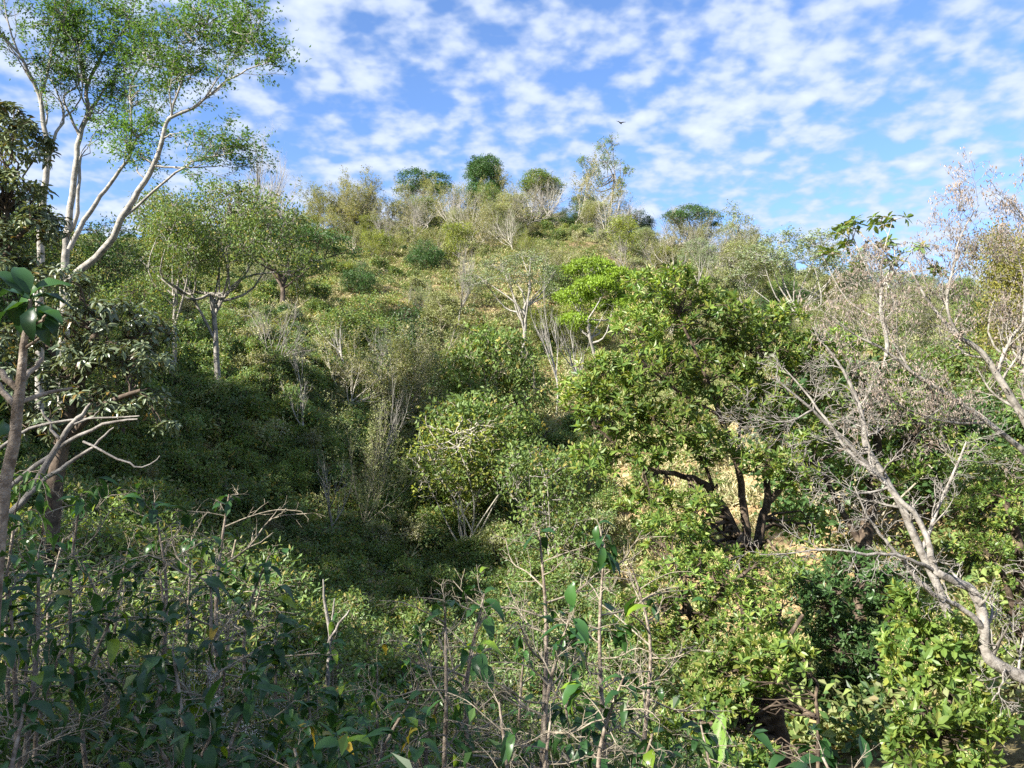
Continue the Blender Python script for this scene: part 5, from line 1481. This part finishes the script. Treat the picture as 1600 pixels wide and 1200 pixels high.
for (px, pt, Y, w) in GMX + [(440, 872, 26, 1.1), (505, 925, 23, 1.2), (455, 935, 21, 1.1), (590, 965, 20, 1.1), (625, 1005, 18, 1.1), (550, 980, 18, 1.1), (670, 990, 17, 1), (510, 1000, 16, 1.1), (400, 960, 18, 1),
                       (560, 1050, 14, 1.1), (480, 1060, 13, 1), (620, 1080, 13, 1), (700, 1030, 15, 1), (760, 1020, 16, 1), (830, 1010, 17, 1), (900, 980, 18, 1), (860, 1060, 13, 1), (780, 1090, 12, 1), (920, 1040, 13, 1),
                       (980, 980, 17, 1), (120, 800, 14, 1.1), (200, 790, 16, 1.1), (300, 800, 14, 1.1), (340, 850, 13, 1.1), (70, 790, 13, 1.1), (380, 830, 19, 1), (250, 860, 11, 1), (150, 880, 10, 1), (40, 880, 10, 1), (420, 1010, 10.5, 1), (320, 920, 10.5, 1),
                       (700, 1100, 10, 1), (860, 1090, 10, 1), (960, 1080, 10, 1), (540, 1110, 10, 1)]:
    place_px(['coffee_near_a', 'coffee_near_b'][int(RC.integers(2))], 'coffee_shrub', (GM if Y >= 10 else GN)[0], 'coffee shrub', px, pt, Y, wx=w * 1.1, group=(GM if Y >= 10 else GN)[1])

# pale forked stump among the coffee
r_ = np.random.default_rng(9)
s0 = limb_px([(512, 1075, 12.5, 0.0425), (514, 1020, 12.5, 0.0382), (516, 990, 12.5, 0.0340), (508, 945, 12.5, 0.0238), (505, 905, 12.5, 0.0102)], r_, .01)
root = empty('forked_stump', tuple(s0[0][0]), 'pale forked bare stump with three prongs among coffee shrubs', 'stump')
b0 = s0[0][0]
obj('stem', wood_mesh('stem', [ext(s0[0] - b0, s0[1], 7)]), BK['dead'], root)
for pts_ in ([(516, 990, 12.5, 0.0255), (520, 965, 12.5, 0.0187), (523, 935, 12.5, 0.0085)], [(515, 1000, 12.5, 0.0255), (530, 975, 12.5, 0.0187), (546, 953, 12.5, 0.0102)]):
    a = limb_px(pts_, r_, .01)
    obj('prong', wood_mesh('prong', [ext(a[0] - b0, a[1], 6)]), BK['dead'], root)

# ------------------------------------------------------------------ the sapling at the left edge, close to the camera
Ys = 3.1
s0 = limb_px([(-22, 1250, Ys, 0.0259), (-12, 1000, Ys, 0.0245), (2, 800, Ys, 0.0230), (22, 690, Ys, 0.0216), (30, 610, Ys, 0.0187), (38, 540, Ys, 0.0137), (44, 495, Ys, 0.0101), (47, 468, Ys, 0.0072)], np.random.default_rng(4), .003)
b0 = s0[0][0]
root = empty('sapling', tuple(b0), 'grey-stemmed sapling with large dark glossy leaves at the left edge, closest to camera', 'sapling')
obj('stem', wood_mesh('stem', [ext(s0[0] - b0, s0[1], 10)]), BK['coffee'], root)
for pts_ in ([(30, 612, Ys, .014), (10, 590, Ys, .013), (-20, 565, Ys, .010)], [(26, 640, Ys, .013), (5, 610, Ys + .1, .012), (-25, 585, Ys + .1, .01)], [(32, 600, Ys, .012), (48, 580, Ys + .1, .01), (66, 560, Ys + .2, .007)],
              [(28, 630, Ys, .010), (80, 612, Ys + .2, .008), (113, 606, Ys + .3, .005)], [(40, 520, Ys, .008), (58, 505, Ys - .05, .006), (72, 492, Ys - .1, .004)], [(38, 545, Ys, .007), (68, 525, Ys, .005), (92, 510, Ys, .003)]):
    a = limb_px(pts_, np.random.default_rng(3), .003)
    obj('branch', wood_mesh('branch', [ext(a[0] - b0, a[1], 7)]), BK['coffee'], root)
top = unp(47, 466, Ys) - b0
r_ = np.random.default_rng(31)
LP = []
for (ax, ay, bx, by, L) in [(47, 462, 110, 432, .17), (47, 466, 118, 470, .17), (45, 468, -20, 440, .18), (44, 470, 8, 500, .17), (42, 475, 20, 545, .15), (52, 480, 40, 560, .15), (60, 478, 105, 540, .16), (50, 470, 88, 500, .13), (44, 460, 20, 400, .17), (60, 490, 134, 500, .14), (40, 480, -25, 500, .17), (62, 498, 80, 560, .13), (36, 462, -15, 410, .17)]:
    a_ = unp(ax, ay, Ys + r_.normal(0, .02)); c_ = unp(bx, by, Ys + r_.normal(0, .08))
    LP.append((a_ - b0, c_ - a_, UP + np.array((0, -.5, 0)) + r_.normal(0, .3, 3), L))
for (ax, ay, bx, by, L) in [(-20, 640, 0, 600, .13), (-10, 680, 20, 650, .12), (0, 870, 52, 872, .12), (-10, 1000, 36, 1018, .13), (-10, 1010, 40, 1040, .14), (-12, 1030, 10, 1100, .13), (-10, 600, -5, 540, .14)]:
    a_ = unp(ax, ay, Ys - .2); c_ = unp(bx, by, Ys - .2 + r_.normal(0, .06))
    LP.append((a_ - b0, c_ - a_, UP + r_.normal(0, .4, 3), L))
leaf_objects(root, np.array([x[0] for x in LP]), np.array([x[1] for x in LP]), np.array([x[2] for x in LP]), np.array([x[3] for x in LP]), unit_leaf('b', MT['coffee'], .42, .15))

# cut branches, sunlit, beside it
Yc = 6.0
s0 = limb_px([(-30, 850, Yc, .03), (20, 800, Yc, .028), (60, 748, Yc, .026), (95, 690, Yc, .022), (120, 655, Yc, .018), (142, 630, Yc, .010)], np.random.default_rng(8), .006)
b0 = s0[0][0]
root = empty('broken_branch', tuple(b0), 'sunlit pale broken branches sticking out right of the sapling stem', 'branch')
obj('limb', wood_mesh('limb', [ext(s0[0] - b0, s0[1], 8)]), BK['dead'], root)
for pts_ in ([(-20, 790, Yc, .02), (60, 725, Yc, .019), (105, 690, Yc, .016), (160, 665, Yc, .012), (215, 655, Yc, .006)], [(20, 800, Yc, .02), (75, 745, Yc, .018), (120, 715, Yc, .014), (155, 690, Yc, .010), (178, 668, Yc, .005)],
              [(0, 700, Yc, .014), (50, 668, Yc, .012), (110, 656, Yc, .009), (218, 650, Yc, .005)], [(95, 690, Yc, .014), (82, 670, Yc, .012), (65, 640, Yc, .009)], [(110, 665, Yc, .010), (135, 655, Yc, .008), (155, 642, Yc, .005)],
              [(130, 690, Yc, .01), (185, 716, Yc, .008), (222, 730, Yc, .006), (250, 712, Yc, .004)]):
    a = limb_px(pts_, np.random.default_rng(3), .006)
    obj('branch', wood_mesh('branch', [ext(a[0] - b0, a[1], 6)]), BK['dead'], root)

# feather-leaved shoot hanging below it
root = empty('pinnate_shoot', tuple(unp(20, 900, 5)), 'young shoot with bright green feather-shaped leaves at the left edge', 'plant')
b0 = np.array(root.location)
r_ = np.random.default_rng(21)
for (pts_) in ([(10, 900, 5, .008), (25, 800, 5, .006), (40, 745, 5, .005), (62, 735, 5, .003)],):
    a = limb_px(pts_, r_, .004)
    obj('stem', wood_mesh('stem', [ext(a[0] - b0, a[1], 6)]), BK['coffee'], root)
for (pts_) in ([(30, 770, 5, .003), (48, 750, 4.9, .003), (66, 752, 4.85, .002), (76, 790, 4.8, .001)], [(22, 820, 5, .003), (40, 800, 4.9, .003), (60, 800, 4.85, .002), (72, 838, 4.8, .001)], [(30, 770, 5, .003), (20, 745, 4.9, .003), (40, 735, 4.9, .002), (70, 742, 4.9, .001)],
               [(18, 850, 5, .003), (40, 840, 4.9, .003), (55, 850, 4.85, .002), (62, 885, 4.8, .001)], [(22, 810, 5, .003), (8, 800, 4.9, .003), (-5, 830, 4.9, .001)]):
    a = limb_px(pts_, r_, .002)
    obj('leaf_stalk', wood_mesh('leaf_stalk', [ext(a[0] - b0, a[1], 4)]), BK['coffee'], root)
    Q = (a[0] - b0)[None]
    P_, D_, U_, L_, W_, _, _ = along(r_, Q, 15, .15, .085, .03, side=.8, zd=-.6)
    leaf_objects(root, P_, D_, U_, L_, unit_leaf('m', MT['feather'], .34, .2), name='leaflet')

# ------------------------------------------------------------------ banana plants
def blade(L, W, droop, r, n_=12):
    """a banana leaf along +Y, folded along the midrib, with a torn wavy edge"""
    rows = []
    for i in range(n_ + 1):
        t = i / n_
        w = W * .5 * math.sin(math.pi * min(1, .08 + .92 * t)) ** .55 * (1 if t < .97 else .4)
        y = L * t * (1 - .1 * droop * t); z = -droop * L * .5 * t * t
        rows.append([(-w * (1 + r.normal(0, .05)), y, z + w * .35 + r.normal(0, .012)), (-w * .5, y, z + w * .25), (0, y, z), (w * .5, y, z + w * .25), (w * (1 + r.normal(0, .05)), y, z + w * .35 + r.normal(0, .012))])
    V = np.array(rows).reshape(-1, 3)
    f = []
    for i in range(n_):
        for j in range(4):
            a = i * 5 + j
            f.append((a, a + 1, a + 6, a + 5))
    return V, np.array(f)


def banana(name, label, x, y, H, leaves, mat, seed):
    r = np.random.default_rng(seed)
    g = hz1(x, y)
    root = empty(name, (x, y, g - .05), label, 'banana plant')
    st = path([(0, 0, 0), (.02, 0, H * .5), (0, .02, H)], 8)
    obj('stem', wood_mesh('stem', [ext(st, R_(st, .09, .05), 10)]), BK['dark'], root)
    for (az, el, L, W, dr) in leaves:
        V, f = blade(L, W, dr, r)
        me = mesh_from('leaf_blade', V, [f], smooth=True)
        o = obj('leaf', me, mat, root)
        M = Matrix.Translation((0, 0, H * .95)) @ Matrix.Rotation(az, 4, 'Z') @ Matrix.Rotation(el, 4, 'X')
        o.matrix_local = M
        m = np.array([(0, 0, 0)] + [tuple((V.reshape(-1, 5, 3)[i, 2] + np.array((0, 0, -.008)))) for i in range(0, 13, 2)])
        mr_ = obj('midrib', wood_mesh('midrib', [ext(m, R_(m, .012, .003), 5)]), BK['white'] if False else mat, o)
    return root


p = unp(1108, 1230, 8.2)
banana('banana_plant', 'young banana plant with two upright pale green leaves at the bottom edge', p[0], 8.2, max(.6, p[2] - hz1(p[0], 8.2)), [(.30, 1.38, .62, .20, .1), (-.62, 1.05, .78, .22, .1), (2.4, .7, .6, .22, .8)], MT['banana'], 5)
p = unp(975, 860, 24)
banana('banana_plant', 'dark green banana clump at the foot of the slope left of the big tree', p[0], 24, 1.4, [(.4 + i * .9, [1.1, .5, .8, .3, 1.0, .6, .2][i], 1.5, .42, .9) for i in range(7)], MT['banana_dark'], 6)

# ------------------------------------------------------------------ grass heads with white fluff among the coffee
for i, (px, pt, Y) in enumerate([(318, 1010, 4.6), (326, 1060, 4.4), (300, 1090, 4.4), (345, 1120, 4.3), (380, 1045, 4.8), (400, 1010, 5.0), (365, 1090, 4.6), (330, 1150, 4.2), (420, 1080, 5.0), (390, 1130, 4.6)]):
    r_ = np.random.default_rng(600 + i)
    p = unp(px, pt, Y)
    g = hz1(p[0], Y)
    root = empty('fluffy_weed', (p[0], Y, g - .03), 'weed stalk with white seed fluff among the coffee plants', 'weed', 'fluffy weeds among the coffee')
    h = p[2] - g
    st = path([(0, 0, 0), (r_.normal(0, .04), 0, h * .5), (0, 0, h)], 8)
    obj('stem', wood_mesh('stem', [ext(st, R_(st, .005, .002), 4)]), MT['mid'], root)
    n__ = 90
    P = np.array((0, 0, h)) + r_.normal(0, .018, (n__, 3)) * np.array((1, 1, 1.8))
    k = np.repeat(np.array([(r_.normal(0, .05), r_.normal(0, .03), -abs(r_.normal(0, .1))) for _ in range(3)]), 30, 0)
    o = obj('seed_head', leaves_mesh('seed_head', [(P + k, rdir(r_, n__), rdir(r_, n__), .02, .004, 'q', .1)], r_), MT['fluff'], root)
    tag(o, kind='stuff')

# ------------------------------------------------------------------ the bird over the ridge
bp_ = unp(969, 192, 90)
root = empty('soaring_bird', tuple(bp_), 'small dark bird soaring above the tallest tree on the ridge', 'bird')
bv = path([(-.30, 0, 0), (-.1, 0, .01), (.1, 0, .02), (.26, 0, .03), (.34, 0, .02)], 9)
rb = np.array([.015, .05, .075, .085, .085, .07, .055, .05, .012])
fm = bark_mat('bird_plumage', (.015, .013, .012), (.035, .03, .028), 4, bump=0)
V, q = tube_geo(bv[None], rb[None], 8)
body = obj('body', mesh_from('body', V, [q], smooth=True), fm, root)
for s in (-1, 1):
    V = np.array([(.12, s * .05, .03), (.14, s * .35, .16), (.05, s * .75, .20), (-.02, s * .72, .19), (-.06, s * .35, .14), (-.10, s * .05, .02),
                  (.12, s * .05, .01), (.14, s * .35, .145), (.05, s * .75, .19), (-.02, s * .72, .18), (-.06, s * .35, .125), (-.10, s * .05, .0)])
    f4 = np.array([(0, 1, 4, 5), (1, 2, 3, 4), (6, 11, 10, 7), (7, 10, 9, 8), (0, 6, 7, 1), (1, 7, 8, 2), (2, 8, 9, 3), (3, 9, 10, 4), (4, 10, 11, 5)])
    obj('wing', mesh_from('wing', V, [f4]), fm, root)
V = np.array([(-.26, -.03, 0), (-.26, .03, 0), (-.46, .09, .0), (-.46, -.09, 0), (-.26, -.03, -.012), (-.26, .03, -.012), (-.46, .09, -.008), (-.46, -.09, -.008)])
obj('tail', mesh_from('tail', V, [np.array([(0, 1, 2, 3), (4, 7, 6, 5), (0, 4, 5, 1), (1, 5, 6, 2), (2, 6, 7, 3), (3, 7, 4, 0)])]), fm, root)
root.rotation_euler = (.35, .2, .9)
